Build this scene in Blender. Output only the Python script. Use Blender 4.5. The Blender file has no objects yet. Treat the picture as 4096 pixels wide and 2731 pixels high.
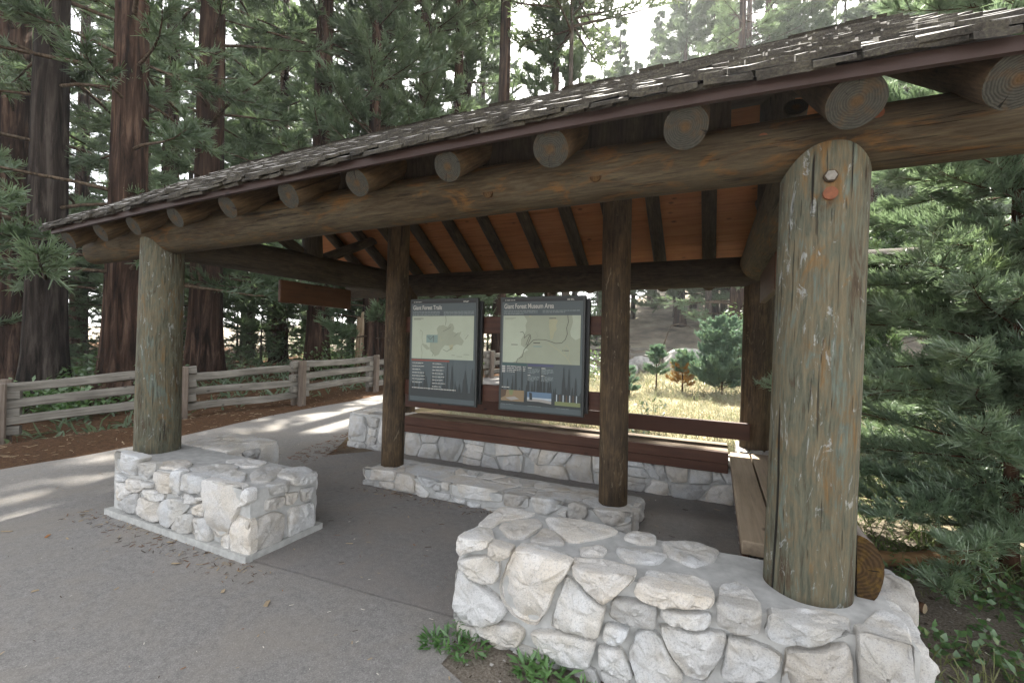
import bpy, bmesh, math, random
import numpy as np
from mathutils import Vector, Matrix, noise
R=math.radians
C=bpy.context.scene.collection
rs=random.Random(7)
WM={}
# ------------------------------------------------------------------ linking helpers
def link(name,data,parent=None,M=None):
    o=bpy.data.objects.new(name,data); C.objects.link(o)
    M=M if M is not None else Matrix.Identity(4)
    if parent is not None:
        o.parent=parent; o.matrix_basis=WM[parent.name].inverted()@M
    else: o.matrix_basis=M
    WM[o.name]=M.copy()
    return o
def thing(name,label,cat,loc=(0,0,0),group=None,rz=0,sc=1):
    M=Matrix.Translation(loc)@Matrix.Rotation(rz,4,'Z')@Matrix.Scale(sc,4)
    o=link(name,None,None,M); o.empty_display_size=.2
    return tag(o,label,cat,group)
def tag(o,label,cat,group=None):
    o['label']=label; o['category']=cat
    if group: o['group']=group
    return o
def struct(o): o['kind']='structure'; return o
def stuff(o,label,cat): o['kind']='stuff'; o['label']=label; o['category']=cat; return o
class MB:
    def __init__(s): s.v=[]; s.f=[]; s.m=[]
    def add(s,vs,fs,mi=0):
        b=len(s.v); s.v+= [tuple(v) for v in vs]; s.f+=[tuple(i+b for i in f) for f in fs]; s.m+=[mi]*len(fs)
    def box(s,x0,x1,y0,y1,z0,z1,mi=0,M=None):
        vs=[Vector((x,y,z)) for z in (z0,z1) for y in (y0,y1) for x in (x0,x1)]
        if M is not None: vs=[M@v for v in vs]
        s.add(vs,[(0,2,3,1),(4,5,7,6),(0,1,5,4),(2,6,7,3),(0,4,6,2),(1,3,7,5)],mi)
    def tube(s,pts,rad,n=8,mi=0,cap=True):
        pts=[Vector(p) for p in pts]; rings=[]
        for i,p in enumerate(pts):
            t=(pts[min(i+1,len(pts)-1)]-pts[max(i-1,0)]).normalized()
            a=t.orthogonal().normalized() if abs(t.z)>.9 else t.cross(Vector((0,0,1))).normalized()
            b=t.cross(a)
            r=rad[i] if isinstance(rad,(list,tuple)) else rad
            rings.append([p+(a*math.cos(k*2*math.pi/n)+b*math.sin(k*2*math.pi/n))*r for k in range(n)])
        vs=[v for r_ in rings for v in r_]; fs=[]
        for i in range(len(pts)-1):
            for k in range(n): fs.append((i*n+k,i*n+(k+1)%n,(i+1)*n+(k+1)%n,(i+1)*n+k))
        if cap: fs.append(tuple(range(n-1,-1,-1))); fs.append(tuple((len(pts)-1)*n+k for k in range(n)))
        s.add(vs,fs,mi)
    def mesh(s,name,mats,smooth=False):
        me=bpy.data.meshes.new(name); me.from_pydata(s.v,[],s.f)
        for m in mats: me.materials.append(m)
        me.polygons.foreach_set('material_index',s.m)
        if smooth: me.polygons.foreach_set('use_smooth',[True]*len(s.f))
        me.update(); return me
    def obj(s,name,mats,parent=None,smooth=False,base=None):
        """vertices are in world coordinates; the object's origin goes to base (or the parent's base)"""
        if not isinstance(mats,(list,tuple)): mats=[mats]
        M=Matrix.Translation(base) if base is not None else (WM[parent.name] if parent is not None else Matrix.Identity(4))
        inv=M.inverted(); s.v=[tuple(inv@Vector(v)) for v in s.v]
        return link(name,s.mesh(name,mats,smooth),parent,M)
def shade(o,ang=40):
    me=o.data; me.polygons.foreach_set('use_smooth',[True]*len(me.polygons))
    try: me.set_sharp_from_angle(angle=R(ang))
    except Exception: pass
    return o
def bevel(o,w=.006,seg=2):
    md=o.modifiers.new('bevel','BEVEL'); md.width=w; md.segments=seg; md.limit_method='ANGLE'; return o
# ------------------------------------------------------------------ materials
class NT:
    def __init__(s,name):
        s.m=bpy.data.materials.new(name); s.m.use_nodes=True; s.t=s.m.node_tree; s.t.nodes.clear()
        s.out=s.n('ShaderNodeOutputMaterial')
    def n(s,ty,**k):
        nd=s.t.nodes.new(ty)
        for a,b in k.items(): setattr(nd,a,b)
        return nd
    def l(s,a,b): s.t.links.new(a,b)
    def coord(s,scale=(1,1,1),kind='Object',loc=(0,0,0)):
        tc=s.n('ShaderNodeTexCoord'); mp=s.n('ShaderNodeMapping'); s.l(tc.outputs[kind],mp.inputs['Vector'])
        mp.inputs['Scale'].default_value=scale; mp.inputs['Location'].default_value=loc; return mp.outputs[0]
    def noise(s,vec,scale,detail=4,rough=.55,dist=0):
        nd=s.n('ShaderNodeTexNoise'); s.l(vec,nd.inputs['Vector'])
        nd.inputs['Scale'].default_value=scale; nd.inputs['Detail'].default_value=detail; nd.inputs['Roughness'].default_value=rough; nd.inputs['Distortion'].default_value=dist
        return nd.outputs['Fac']
    def vor(s,vec,scale,feat='F1'):
        nd=s.n('ShaderNodeTexVoronoi'); s.l(vec,nd.inputs['Vector']); nd.inputs['Scale'].default_value=scale; nd.feature=feat
        return nd
    def ramp(s,fac,stops,interp='LINEAR'):
        nd=s.n('ShaderNodeValToRGB'); s.l(fac,nd.inputs[0]); cr=nd.color_ramp; cr.interpolation=interp
        while len(cr.elements)<len(stops): cr.elements.new(.5)
        for e,(p,c) in zip(cr.elements,stops): e.position=p; e.color=(*c,1) if not isinstance(c,float) else (c,c,c,1)
        return nd.outputs['Color']
    def mix(s,fac,a,b,mode='MIX'):
        nd=s.n('ShaderNodeMix'); nd.data_type='RGBA'; nd.blend_type=mode
        for inp,v in ((nd.inputs[0],fac),(nd.inputs[6],a),(nd.inputs[7],b)):
            if hasattr(v,'is_output'): s.l(v,inp)
            elif isinstance(v,(int,float)): inp.default_value=v
            else: inp.default_value=(*v,1)
        return nd.outputs[2]
    def math(s,op,a,b=0.,clamp=False):
        nd=s.n('ShaderNodeMath'); nd.operation=op; nd.use_clamp=clamp
        for i,v in enumerate((a,b)):
            if hasattr(v,'is_output'): s.l(v,nd.inputs[i])
            else: nd.inputs[i].default_value=v
        return nd.outputs[0]
    def bump(s,h,strength=.5,dist=.01,normal=None):
        nd=s.n('ShaderNodeBump'); nd.inputs['Strength'].default_value=strength; nd.inputs['Distance'].default_value=dist; s.l(h,nd.inputs['Height'])
        if normal is not None: s.l(normal,nd.inputs['Normal'])
        return nd.outputs[0]
    def pbr(s,col,rough=.8,normal=None,spec=.3,metal=0):
        p=s.n('ShaderNodeBsdfPrincipled'); p.inputs['Metallic'].default_value=metal
        for k,v in (('Base Color',col),('Roughness',rough)):
            if hasattr(v,'is_output'): s.l(v,p.inputs[k])
            else: p.inputs[k].default_value=(*v,1) if k=='Base Color' else v
        p.inputs['Specular IOR Level'].default_value=spec
        if normal is not None: s.l(normal,p.inputs['Normal'])
        s.l(p.outputs[0],s.out.inputs[0]); return s.m
def rnd_shift(t,vec,amt=20.):
    """offset the coordinates by the object's own random number so copies differ"""
    oi=t.n('ShaderNodeObjectInfo'); nd=t.n('ShaderNodeVectorMath'); nd.operation='ADD'
    cm=t.n('ShaderNodeCombineXYZ'); a=t.math('MULTIPLY',oi.outputs['Random'],amt)
    for i in range(3): t.l(a,cm.inputs[i])
    t.l(vec,nd.inputs[0]); t.l(cm.outputs[0],nd.inputs[1]); return nd.outputs[0]
def wood_log(name,stops,patch=2.2,pz=.28,crack=.5,streak=.5,rough=.8,extra=None,flake=None):
    """weathered round timber, grain along local Z"""
    t=NT(name); base=t.coord()
    def nz(sh,z,scale,det,ro,di):
        mp=t.n('ShaderNodeMapping'); t.l(rnd_shift(t,base,sh),mp.inputs[0]); mp.inputs['Scale'].default_value=(1,1,z); return t.noise(mp.outputs[0],scale,det,ro,di)
    pat=nz(20.,pz,patch*2,5,.6,.8); pat2=nz(27.,pz*1.2,patch*5,6,.68,1.3); fine=nz(20.,.09,75,5,.68,.3)
    fac=t.math('ADD',t.math('ADD',t.math('MULTIPLY',pat,.42),t.math('MULTIPLY',pat2,.40)),t.math('MULTIPLY',fine,.18))
    col=t.ramp(fac,stops)
    if extra:
        e=nz(33.,.3,7,6,.7,1.5); col=t.mix(t.ramp(e,[(extra[1]-.03,0.),(extra[1]+.08,.8)]),col,extra[0])
    if flake:
        e=nz(41.,.28,13,6,.72,2.2); col=t.mix(t.ramp(e,[(flake[1],0.),(flake[1]+.05,.85)]),col,flake[0])
    cr=nz(11.,.03,30,2,.5,.06); cm=t.ramp(cr,[(.30,1.),(.32,0.)])
    cr2=nz(15.,.05,75,2,.5,.05); cm2=t.ramp(cr2,[(.31,1.),(.34,0.)])
    ck=t.math('MAXIMUM',cm,t.math('MULTIPLY',cm2,.7))
    col=t.mix(t.math('MULTIPLY',ck,crack),col,(.010,.008,.006))
    col=t.mix(.7,col,t.ramp(fine,[(.32,.5),(.68,1.25)]),'MULTIPLY')
    nrm=t.bump(t.math('ADD',fine,t.math('MULTIPLY',pat2,.6)),.45,.008); nrm=t.bump(t.math('SUBTRACT',1.,ck),.8,.012,nrm)
    return t.pbr(col,rough,nrm,.25)
def end_grain(name,dark,light,freq=75,cracks=True,ax=(0,1),pith=(.085,.05,.022)):
    t=NT(name); base=t.coord()
    sx=t.n('ShaderNodeSeparateXYZ'); t.l(base,sx.inputs[0]); A,B=sx.outputs[ax[0]],sx.outputs[ax[1]]
    d=t.math('SQRT',t.math('ADD',t.math('POWER',A,2),t.math('POWER',B,2)))
    w=t.noise(rnd_shift(t,base),11,4); d2=t.math('ADD',d,t.math('MULTIPLY',w,.035))
    rg=t.math('SINE',t.math('MULTIPLY',d2,freq*6.28))
    ring=t.ramp(t.math('ADD',t.math('MULTIPLY',rg,.5),.5),[(.1,0.),(.9,1.)])
    n2=t.noise(rnd_shift(t,base),16,6,.65); n3=t.noise(rnd_shift(t,base,31.),60,4,.7)
    col=t.mix(t.math('MULTIPLY',ring,.8),dark,light)
    col=t.mix(t.ramp(n2,[(.5,0.),(.72,.85)]),col,pith)
    col=t.mix(t.ramp(d,[(.012,.9),(.03,0.)]),col,pith)
    col=t.mix(.6,col,t.ramp(n3,[(.3,.55),(.7,1.3)]),'MULTIPLY')
    at=t.n('ShaderNodeMath'); at.operation='ARCTAN2'; t.l(A,at.inputs[0]); t.l(B,at.inputs[1])
    cm=t.n('ShaderNodeCombineXYZ'); t.l(at.outputs[0],cm.inputs[0]); t.l(t.math('MULTIPLY',d,1.5),cm.inputs[1])
    ck=t.noise(rnd_shift(t,cm.outputs[0]),3.4,3,.5)
    if cracks: col=t.mix(t.ramp(ck,[(.31,1.),(.325,0.)]),col,(.008,.007,.006))
    return t.pbr(col,.9,t.bump(t.math('ADD',ring,n3),.4,.004),.15)
def plank(name,c1,c2,c3,rough=.6,ax=0,seam=None,spec=.3):
    """sawn board, grain along local axis ax"""
    t=NT(name); sc=[1,1,1]; sc[ax]=.05
    v=rnd_shift(t,t.coord()); mp=t.n('ShaderNodeMapping'); t.l(v,mp.inputs[0]); mp.inputs['Scale'].default_value=sc
    f=t.noise(mp.outputs[0],28,6,.65,.4); g=t.noise(v,2.5,3)
    col=t.ramp(t.math('ADD',t.math('MULTIPLY',f,.7),t.math('MULTIPLY',g,.3)),[(.3,c1),(.5,c2),(.7,c3)])
    sc2=list(sc); sc2[ax]=.55; mp2=t.n('ShaderNodeMapping'); t.l(v,mp2.inputs[0]); mp2.inputs['Scale'].default_value=sc2
    vo=t.vor(mp2.outputs[0],6.); col=t.mix(t.ramp(vo.outputs['Distance'],[(.05,.75),(.13,0.)]),col,tuple(x*.25 for x in c1))
    return t.pbr(col,rough,t.bump(f,.3,.004),spec)
def granite(name,base,warm,dark,scale=1.):
    t=NT(name); v=t.coord()
    g=t.noise(v,130*scale,5,.8); big=t.noise(v,5*scale,4,.6); sp=t.noise(v,230*scale,2,.6)
    col=t.mix(t.ramp(big,[(.42,0.),(.62,1.)]),base,warm)
    at=t.n('ShaderNodeAttribute'); at.attribute_name='tone'; 
    col=t.mix(1.,col,at.outputs['Color'],'MULTIPLY')
    col=t.mix(t.ramp(g,[(.38,.5),(.49,0.)]),col,dark)
    col=t.mix(t.ramp(sp,[(.62,0.),(.7,.45)]),col,(.75,.74,.72))
    st=t.noise(v,2.6*scale,5,.6,.7); col=t.mix(t.ramp(st,[(.6,0.),(.72,.45)]),col,(.3,.24,.16))
    h=t.math('ADD',t.noise(v,30*scale,6,.7),t.math('MULTIPLY',g,.4))
    return t.pbr(col,.9,t.bump(h,.75,.014),.2)
def simple(name,c,rough=.7,spec=.3,metal=0,var=.25,scale=8):
    t=NT(name); n=t.noise(t.coord(),scale,4)
    col=t.mix(t.ramp(n,[(.3,0.),(.7,1.)]),tuple(x*(1-var) for x in c),tuple(min(1,x*(1+var)) for x in c))
    return t.pbr(col,rough,None,spec,metal)
def leafm(name,c1,c2,trans=.35,tip=None,gloss=.12,nscale=.7):
    t=NT(name); oi=t.n('ShaderNodeObjectInfo'); geo=t.n('ShaderNodeNewGeometry')
    n=t.noise(geo.outputs['Position'],nscale,3,.6); n2=t.noise(geo.outputs['Position'],nscale*9,2)
    f=t.math('ADD',t.math('MULTIPLY',n,.6),t.math('MULTIPLY',n2,.4))
    f=t.math('ADD',f,t.math('MULTIPLY',t.math('SUBTRACT',oi.outputs['Random'],.5),.22))
    col=t.ramp(f,[(.34,c1),(.64,c2)])
    if tip is not None: col=t.mix(t.ramp(t.noise(geo.outputs['Position'],nscale*2.3,2),[(.58,0.),(.7,.8)]),col,tip)
    d=t.n('ShaderNodeBsdfDiffuse'); tr=t.n('ShaderNodeBsdfTranslucent'); g=t.n('ShaderNodeBsdfGlossy'); g.inputs['Roughness'].default_value=.45
    t.l(col,d.inputs[0]); t.l(t.mix(.5,col,(.10,.13,.03)),tr.inputs[0])
    m1=t.n('ShaderNodeMixShader'); m1.inputs[0].default_value=trans; t.l(d.outputs[0],m1.inputs[1]); t.l(tr.outputs[0],m1.inputs[2])
    m2=t.n('ShaderNodeMixShader'); m2.inputs[0].default_value=gloss*.5; t.l(m1.outputs[0],m2.inputs[1]); t.l(g.outputs[0],m2.inputs[2])
    t.l(m2.outputs[0],t.out.inputs[0]); return t.m
def bark(name,c1,c2,c3,zs=.09,scale=7.,bd=.05):
    t=NT(name); v=rnd_shift(t,t.coord()); mp=t.n('ShaderNodeMapping'); t.l(v,mp.inputs[0]); mp.inputs['Scale'].default_value=(1,1,zs)
    f=t.noise(mp.outputs[0],scale,7,.68,.5); g=t.noise(v,.9,3)
    col=t.ramp(f,[(.38,c1),(.5,c2),(.63,c3)]); col=t.mix(t.ramp(g,[(.35,.5),(.65,0.)]),col,tuple(x*.6 for x in c2))
    return t.pbr(col,.95,t.bump(f,.9,bd),.1)
RF=[[[-1.258,.51],[-1.248,.543],[-1.189,.544],[-1.117,.547],[-1.072,.545],[-1.074,.508],[-1.142,.487],[-1.196,.457],[-1.232,.438],[-1.257,.454]],[[-1.251,.404],[-1.186,.438],[-1.08,.466],[-1.002,.442],[-1.009,.375],[-1.025,.339],[-1.094,.324],[-1.165,.337],[-1.229,.357],[-1.252,.376]],[[-1.064,.535],[-1.021,.54],[-.941,.534],[-.938,.498],[-.986,.468],[-1.037,.464],[-1.07,.484]],[[-1.261,.338],[-1.239,.351],[-1.12,.306],[-1.032,.27],[-.988,.244],[-.958,.211],[-.978,.164],[-1.054,.119],[-1.158,.077],[-1.231,.064],[-1.273,.088],[-1.272,.208]],[[-.925,.527],[-.848,.534],[-.738,.535],[-.632,.534],[-.621,.519],[-.635,.48],[-.696,.401],[-.71,.34],[-.739,.26],[-.795,.182],[-.847,.186],[-.929,.207],[-.985,.26],[-.995,.333],[-.968,.416]],[[-1.148,.073],[-1.105,.093],[-.986,.139],[-.911,.149],[-.866,.132],[-.857,.102],[-.884,.049],[-.941,.039],[-1.026,.047],[-1.113,.048]],[[-.61,.521],[-.531,.526],[-.393,.535],[-.314,.544],[-.317,.523],[-.372,.466],[-.454,.383],[-.486,.402],[-.543,.446],[-.602,.481]],[[-.642,.457],[-.601,.446],[-.542,.405],[-.464,.37],[-.449,.361],[-.456,.304],[-.475,.23],[-.496,.215],[-.596,.215],[-.669,.201],[-.709,.203],[-.701,.256],[-.673,.343]],[[-.814,.133],[-.744,.168],[-.595,.198],[-.509,.199],[-.488,.185],[-.501,.119],[-.52,.061],[-.592,.048],[-.68,.033],[-.742,.049],[-.797,.09]],[[-.301,.511],[-.269,.532],[-.2,.533],[-.109,.533],[-.021,.531],[.01,.526],[.01,.511],[-.0,.482],[-.049,.47],[-.108,.468],[-.198,.445],[-.274,.451],[-.314,.464]],[[-.404,.417],[-.351,.428],[-.261,.438],[-.229,.431],[-.214,.399],[-.218,.346],[-.233,.33],[-.284,.33],[-.349,.318],[-.402,.319],[-.424,.334],[-.42,.375]],[[-.195,.429],[-.137,.44],[-.048,.452],[.003,.459],[.006,.429],[-.007,.4],[-.053,.387],[-.106,.388],[-.16,.382],[-.198,.39]],[[-.445,.28],[-.422,.297],[-.338,.297],[-.341,.27],[-.373,.217],[-.42,.213],[-.454,.223]],[[-.47,.177],[-.419,.196],[-.369,.194],[-.352,.166],[-.328,.127],[-.311,.086],[-.337,.068],[-.397,.078],[-.472,.087]],[[-.302,.285],[-.252,.313],[-.22,.312],[-.182,.272],[-.157,.235],[-.132,.198],[-.101,.164],[-.112,.103],[-.171,.043],[-.24,.045],[-.291,.08],[-.329,.16],[-.326,.201]],[[-.196,.352],[-.105,.362],[.01,.386],[.055,.391],[.064,.354],[.051,.295],[.019,.229],[-.014,.162],[-.06,.155],[-.108,.187],[-.163,.258],[-.192,.314]],[[.029,.522],[.106,.53],[.193,.536],[.191,.494],[.187,.433],[.146,.422],[.081,.414],[.031,.43]],[[.222,.523],[.322,.525],[.418,.524],[.486,.53],[.484,.518],[.464,.501],[.419,.473],[.348,.438],[.274,.424],[.224,.423],[.211,.446]],[[.076,.382],[.109,.392],[.173,.387],[.225,.379],[.255,.365],[.266,.357],[.256,.307],[.206,.261],[.149,.233],[.085,.214],[.049,.22],[.062,.286]],[[.285,.387],[.324,.41],[.396,.433],[.465,.468],[.481,.465],[.493,.424],[.497,.333],[.491,.285],[.376,.233],[.278,.215],[.272,.26],[.276,.325]],[[.511,.532],[.553,.539],[.596,.535],[.638,.532],[.676,.53],[.676,.483],[.673,.393],[.669,.296],[.527,.238],[.516,.404]],[[.031,.159],[.134,.206],[.227,.227],[.258,.203],[.25,.135],[.125,.077],[.038,.093]]]
RT=[[[-1.252,2.283],[-1.264,2.423],[-1.26,2.618],[-1.13,2.63],[-1.015,2.622],[-1.04,2.538],[-1.16,2.415],[-1.164,2.306]],[[-1.147,2.35],[-1.028,2.511],[-.969,2.542],[-.914,2.474],[-.937,2.273],[-1.023,2.228]],[[-.905,2.239],[-.892,2.439],[-.808,2.416],[-.716,2.308],[-.815,2.247]],[[-.937,2.585],[-.809,2.64],[-.682,2.645],[-.546,2.633],[-.492,2.594],[-.553,2.475],[-.669,2.353],[-.723,2.355],[-.861,2.466]],[[-.427,2.628],[-.357,2.653],[-.285,2.626],[-.275,2.539],[-.358,2.496],[-.45,2.529]],[[-.637,2.301],[-.53,2.377],[-.498,2.337],[-.502,2.255],[-.606,2.218]],[[-.467,2.372],[-.311,2.434],[-.201,2.428],[-.238,2.308],[-.393,2.26]],[[-.252,2.571],[-.107,2.648],[.039,2.617],[.011,2.47],[-.079,2.358],[-.208,2.425]],[[-1.234,2.159],[-1.242,2.265],[-1.145,2.271],[-1.063,2.146],[-1.113,2.14]],[[-.927,2.113],[-.93,2.196],[-.806,2.223],[-.648,2.179],[-.645,2.121],[-.78,2.11]],[[-.63,2.171],[-.491,2.209],[-.336,2.217],[-.318,2.15],[-.471,2.124],[-.611,2.107]],[[-.28,2.207],[-.152,2.258],[-.012,2.243],[.019,2.14],[-.081,2.12],[-.275,2.122]],[[.036,2.213],[.11,2.306],[.156,2.275],[.188,2.165],[.195,2.122],[.036,2.105]],[[.23,2.101],[.31,2.169],[.419,2.213],[.513,2.196],[.49,2.114],[.397,2.091],[.229,2.089]],[[.529,2.143],[.645,2.339],[.69,2.329],[.711,2.245],[.688,2.129],[.601,2.095]]]
LF=[[[-4.802,.562],[-4.531,.571],[-4.309,.569],[-4.414,.463],[-4.456,.395],[-4.569,.385],[-4.782,.398]],[[-4.405,.519],[-4.158,.54],[-4.175,.449],[-4.237,.397],[-4.389,.393]],[[-4.757,.376],[-4.626,.358],[-4.601,.324],[-4.754,.307]],[[-4.83,.276],[-4.794,.384],[-4.754,.3],[-4.761,.21],[-4.744,.092],[-4.842,.119]],[[-4.753,.288],[-4.612,.309],[-4.506,.245],[-4.561,.193],[-4.698,.134],[-4.759,.147]],[[-4.591,.35],[-4.388,.369],[-4.342,.339],[-4.351,.289],[-4.449,.248],[-4.53,.279]],[[-4.332,.365],[-4.182,.37],[-4.191,.332],[-4.331,.328]],[[-4.166,.474],[-3.95,.475],[-3.937,.402],[-3.944,.325],[-4.086,.314],[-4.171,.354]],[[-3.912,.516],[-3.786,.528],[-3.793,.481],[-3.798,.361],[-3.855,.317],[-3.934,.321],[-3.918,.428]],[[-4.33,.298],[-4.191,.321],[-4.034,.304],[-4.052,.254],[-4.124,.23],[-4.327,.244]],[[-4.483,.243],[-4.427,.246],[-4.412,.168],[-4.442,.077],[-4.532,.067],[-4.708,.085],[-4.629,.156]],[[-4.392,.221],[-4.272,.223],[-4.072,.227],[-4.068,.145],[-4.107,.067],[-4.287,.057],[-4.42,.081]],[[-4.042,.256],[-3.903,.297],[-3.767,.297],[-3.69,.271],[-3.754,.214],[-3.819,.157],[-3.923,.056],[-4.014,.073],[-4.062,.147]],[[-3.761,.52],[-3.516,.517],[-3.514,.468],[-3.529,.399],[-3.657,.378],[-3.775,.393]],[[-3.779,.369],[-3.638,.364],[-3.563,.332],[-3.58,.307],[-3.691,.288],[-3.787,.317]],[[-3.61,.358],[-3.51,.375],[-3.495,.35],[-3.572,.334]],[[-3.689,.249],[-3.487,.34],[-3.457,.29],[-3.49,.229],[-3.613,.223]],[[-3.801,.189],[-3.632,.214],[-3.663,.062],[-3.776,.051],[-3.894,.062]],[[-3.634,.191],[-3.451,.226],[-3.413,.157],[-3.409,.054],[-3.515,.048],[-3.648,.065]],[[-3.501,.508],[-3.255,.513],[-3.074,.52],[-3.087,.45],[-3.123,.319],[-3.177,.224],[-3.232,.139],[-3.359,.102],[-3.399,.148],[-3.44,.261],[-3.49,.405]],[[-3.257,.134],[-3.166,.158],[-3.17,.046],[-3.288,.042]],[[-3.147,.298],[-2.967,.291],[-2.959,.049],[-3.009,.045],[-3.154,.049],[-3.159,.185]],[[-3.05,.509],[-2.975,.51],[-2.978,.417],[-3.084,.367]]]
LS=[[[2.072,.289],[2.274,.288],[2.343,.242],[2.346,.119],[2.317,.041],[2.078,.043]],[[2.221,.499],[2.38,.493],[2.394,.461],[2.376,.41],[2.241,.42]],[[2.426,.486],[2.632,.495],[2.641,.439],[2.585,.407],[2.421,.436]],[[2.201,.398],[2.352,.384],[2.359,.325],[2.323,.304],[2.197,.314]],[[2.364,.397],[2.475,.38],[2.476,.345],[2.424,.293],[2.364,.307]],[[2.491,.393],[2.636,.38],[2.631,.28],[2.518,.28]],[[2.393,.27],[2.625,.252],[2.631,.023],[2.484,.043],[2.392,.051]]]
LT=[[[-4.321,2.173],[-4.223,2.336],[-4.028,2.286],[-3.985,2.162],[-4.188,2.096]],[[-3.914,2.178],[-3.854,2.385],[-3.741,2.501],[-3.586,2.386],[-3.532,2.188],[-3.608,2.124]],[[-3.901,2.464],[-3.821,2.621],[-3.53,2.621],[-3.503,2.507],[-3.606,2.424]],[[-3.553,2.113],[-3.586,2.338],[-3.412,2.343],[-3.241,2.204],[-3.282,2.141]],[[-3.356,2.329],[-3.462,2.504],[-3.316,2.612],[-3.185,2.47],[-3.057,2.285],[-3.169,2.224]],[[-3.279,2.583],[-3.152,2.679],[-2.983,2.629],[-2.952,2.404],[-2.996,2.401],[-3.147,2.402]],[[-4.044,2.129],[-4.044,2.227],[-3.904,2.183],[-3.89,2.122]],[[-5.011,2.177],[-5.026,2.295],[-4.735,2.274],[-4.61,2.171]]]
MF=[[[-3.475,.192],[-3.297,.201],[-3.089,.214],[-3.043,.204],[-3.051,.123],[-3.107,.102],[-3.262,.091],[-3.368,.075],[-3.455,.095]],[[-3.476,.058],[-3.4,.066],[-3.325,.061],[-3.329,.023],[-3.474,.008]],[[-3.246,.081],[-3.045,.093],[-3.044,.035],[-3.125,.014],[-3.239,.02]],[[-3.023,.199],[-2.938,.204],[-2.829,.196],[-2.779,.14],[-2.781,.038],[-2.805,.022],[-2.983,.021],[-3.029,.054]],[[-2.762,.206],[-2.601,.199],[-2.517,.188],[-2.525,.164],[-2.598,.114],[-2.674,.129],[-2.732,.159]],[[-2.765,.142],[-2.693,.118],[-2.597,.06],[-2.614,.011],[-2.689,.002],[-2.766,.009]],[[-2.516,.161],[-2.47,.149],[-2.46,.101],[-2.57,.095]],[[-2.458,.19],[-2.372,.195],[-2.362,.136],[-2.379,.111],[-2.442,.116]],[[-2.551,.083],[-2.356,.092],[-2.35,.047],[-2.412,.014],[-2.513,.028]],[[-2.337,.201],[-2.069,.212],[-1.79,.206],[-1.784,.122],[-1.819,.101],[-2.066,.088],[-2.333,.08]],[[-2.324,.067],[-2.167,.063],[-2.175,.025],[-2.323,.022]],[[-2.158,.05],[-2.006,.054],[-2.017,.008],[-2.148,.007]],[[-1.759,.196],[-1.517,.202],[-1.522,.096],[-1.756,.075]],[[-1.496,.206],[-1.287,.221],[-1.173,.215],[-1.231,.141],[-1.325,.073],[-1.45,.076]],[[-1.14,.196],[-1.101,.222],[-.972,.213],[-.97,.126],[-1.033,.083],[-1.137,.095]],[[-.933,.195],[-.773,.217],[-.595,.226],[-.588,.185],[-.639,.116],[-.734,.085],[-.832,.103]],[[-1.244,.094],[-1.154,.149],[-1.15,.08]],[[-.746,.071],[-.598,.13],[-.597,.053]],[[-1.969,.023],[-1.785,.049],[-1.563,.042],[-1.562,.003],[-1.937,-.019]]]
# ------------------------------------------------------------------ shared materials
M_post=wood_log('weathered_post_paint',[(.33,(.028,.02,.012)),(.42,(.078,.057,.034)),(.47,(.095,.10,.072)),(.53,(.13,.107,.066)),(.58,(.098,.118,.096)),(.66,(.165,.16,.125))],patch=2.2,pz=.22,crack=.95,extra=((.17,.092,.028),.61),flake=((.27,.28,.265),.59))
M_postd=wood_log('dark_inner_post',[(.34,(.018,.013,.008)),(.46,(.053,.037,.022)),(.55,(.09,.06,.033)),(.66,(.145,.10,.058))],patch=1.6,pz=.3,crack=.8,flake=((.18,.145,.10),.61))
M_beam=wood_log('stained_beam_log',[(.35,(.02,.014,.009)),(.45,(.056,.040,.021)),(.53,(.075,.06,.037)),(.60,(.105,.072,.032)),(.70,(.125,.105,.074))],patch=1.4,pz=.16,crack=.65,extra=((.14,.068,.018),.57))
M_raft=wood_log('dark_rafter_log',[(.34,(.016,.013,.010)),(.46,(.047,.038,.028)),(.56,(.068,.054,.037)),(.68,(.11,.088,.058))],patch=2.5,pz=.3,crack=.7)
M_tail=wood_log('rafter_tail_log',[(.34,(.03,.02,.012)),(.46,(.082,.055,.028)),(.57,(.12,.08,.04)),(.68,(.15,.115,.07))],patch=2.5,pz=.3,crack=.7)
M_end=end_grain('log_end_grain',(.034,.034,.028),(.066,.063,.052),105)
M_endb=end_grain('half_log_end_grain',(.04,.025,.013),(.075,.045,.021),60,True,(0,2),(.14,.085,.02))
M_deck=plank('orange_ceiling_board',(.175,.066,.02),(.29,.115,.038),(.37,.165,.06),.55)
M_bench=plank('bench_front_board',(.045,.019,.012),(.08,.034,.02),(.115,.055,.033),.6)
M_seat=plank('bench_seat_plank',(.17,.13,.09),(.29,.225,.155),(.38,.30,.215),.7,ax=1)
M_seatx=plank('bench_seat_plank_long',(.085,.058,.036),(.15,.105,.065),(.21,.155,.10),.7,ax=0)
M_board=plank('dark_red_board',(.035,.014,.008),(.06,.024,.014),(.085,.036,.02),.6)
M_signw=plank('sign_board_wood',(.034,.014,.007),(.062,.026,.011),(.085,.038,.017),.6,ax=1)
M_fascia=plank('painted_fascia',(.036,.022,.019),(.046,.028,.024),(.056,.034,.029),.6)
M_plug=simple('red_wood_plug',(.17,.06,.028),.7,.3,0,.3,40)
M_steel=simple('galvanised_bolt',(.20,.185,.16),.6,.4,.4,.25,60)
M_stone=granite('pale_granite',(.61,.61,.60),(.585,.555,.50),(.19,.19,.19))
M_mortar=simple('grey_mortar',(.43,.43,.415),.95,.1,0,.16,16)
M_conc=simple('concrete_footing',(.40,.40,.38),.9,.2,0,.18,20)
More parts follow.
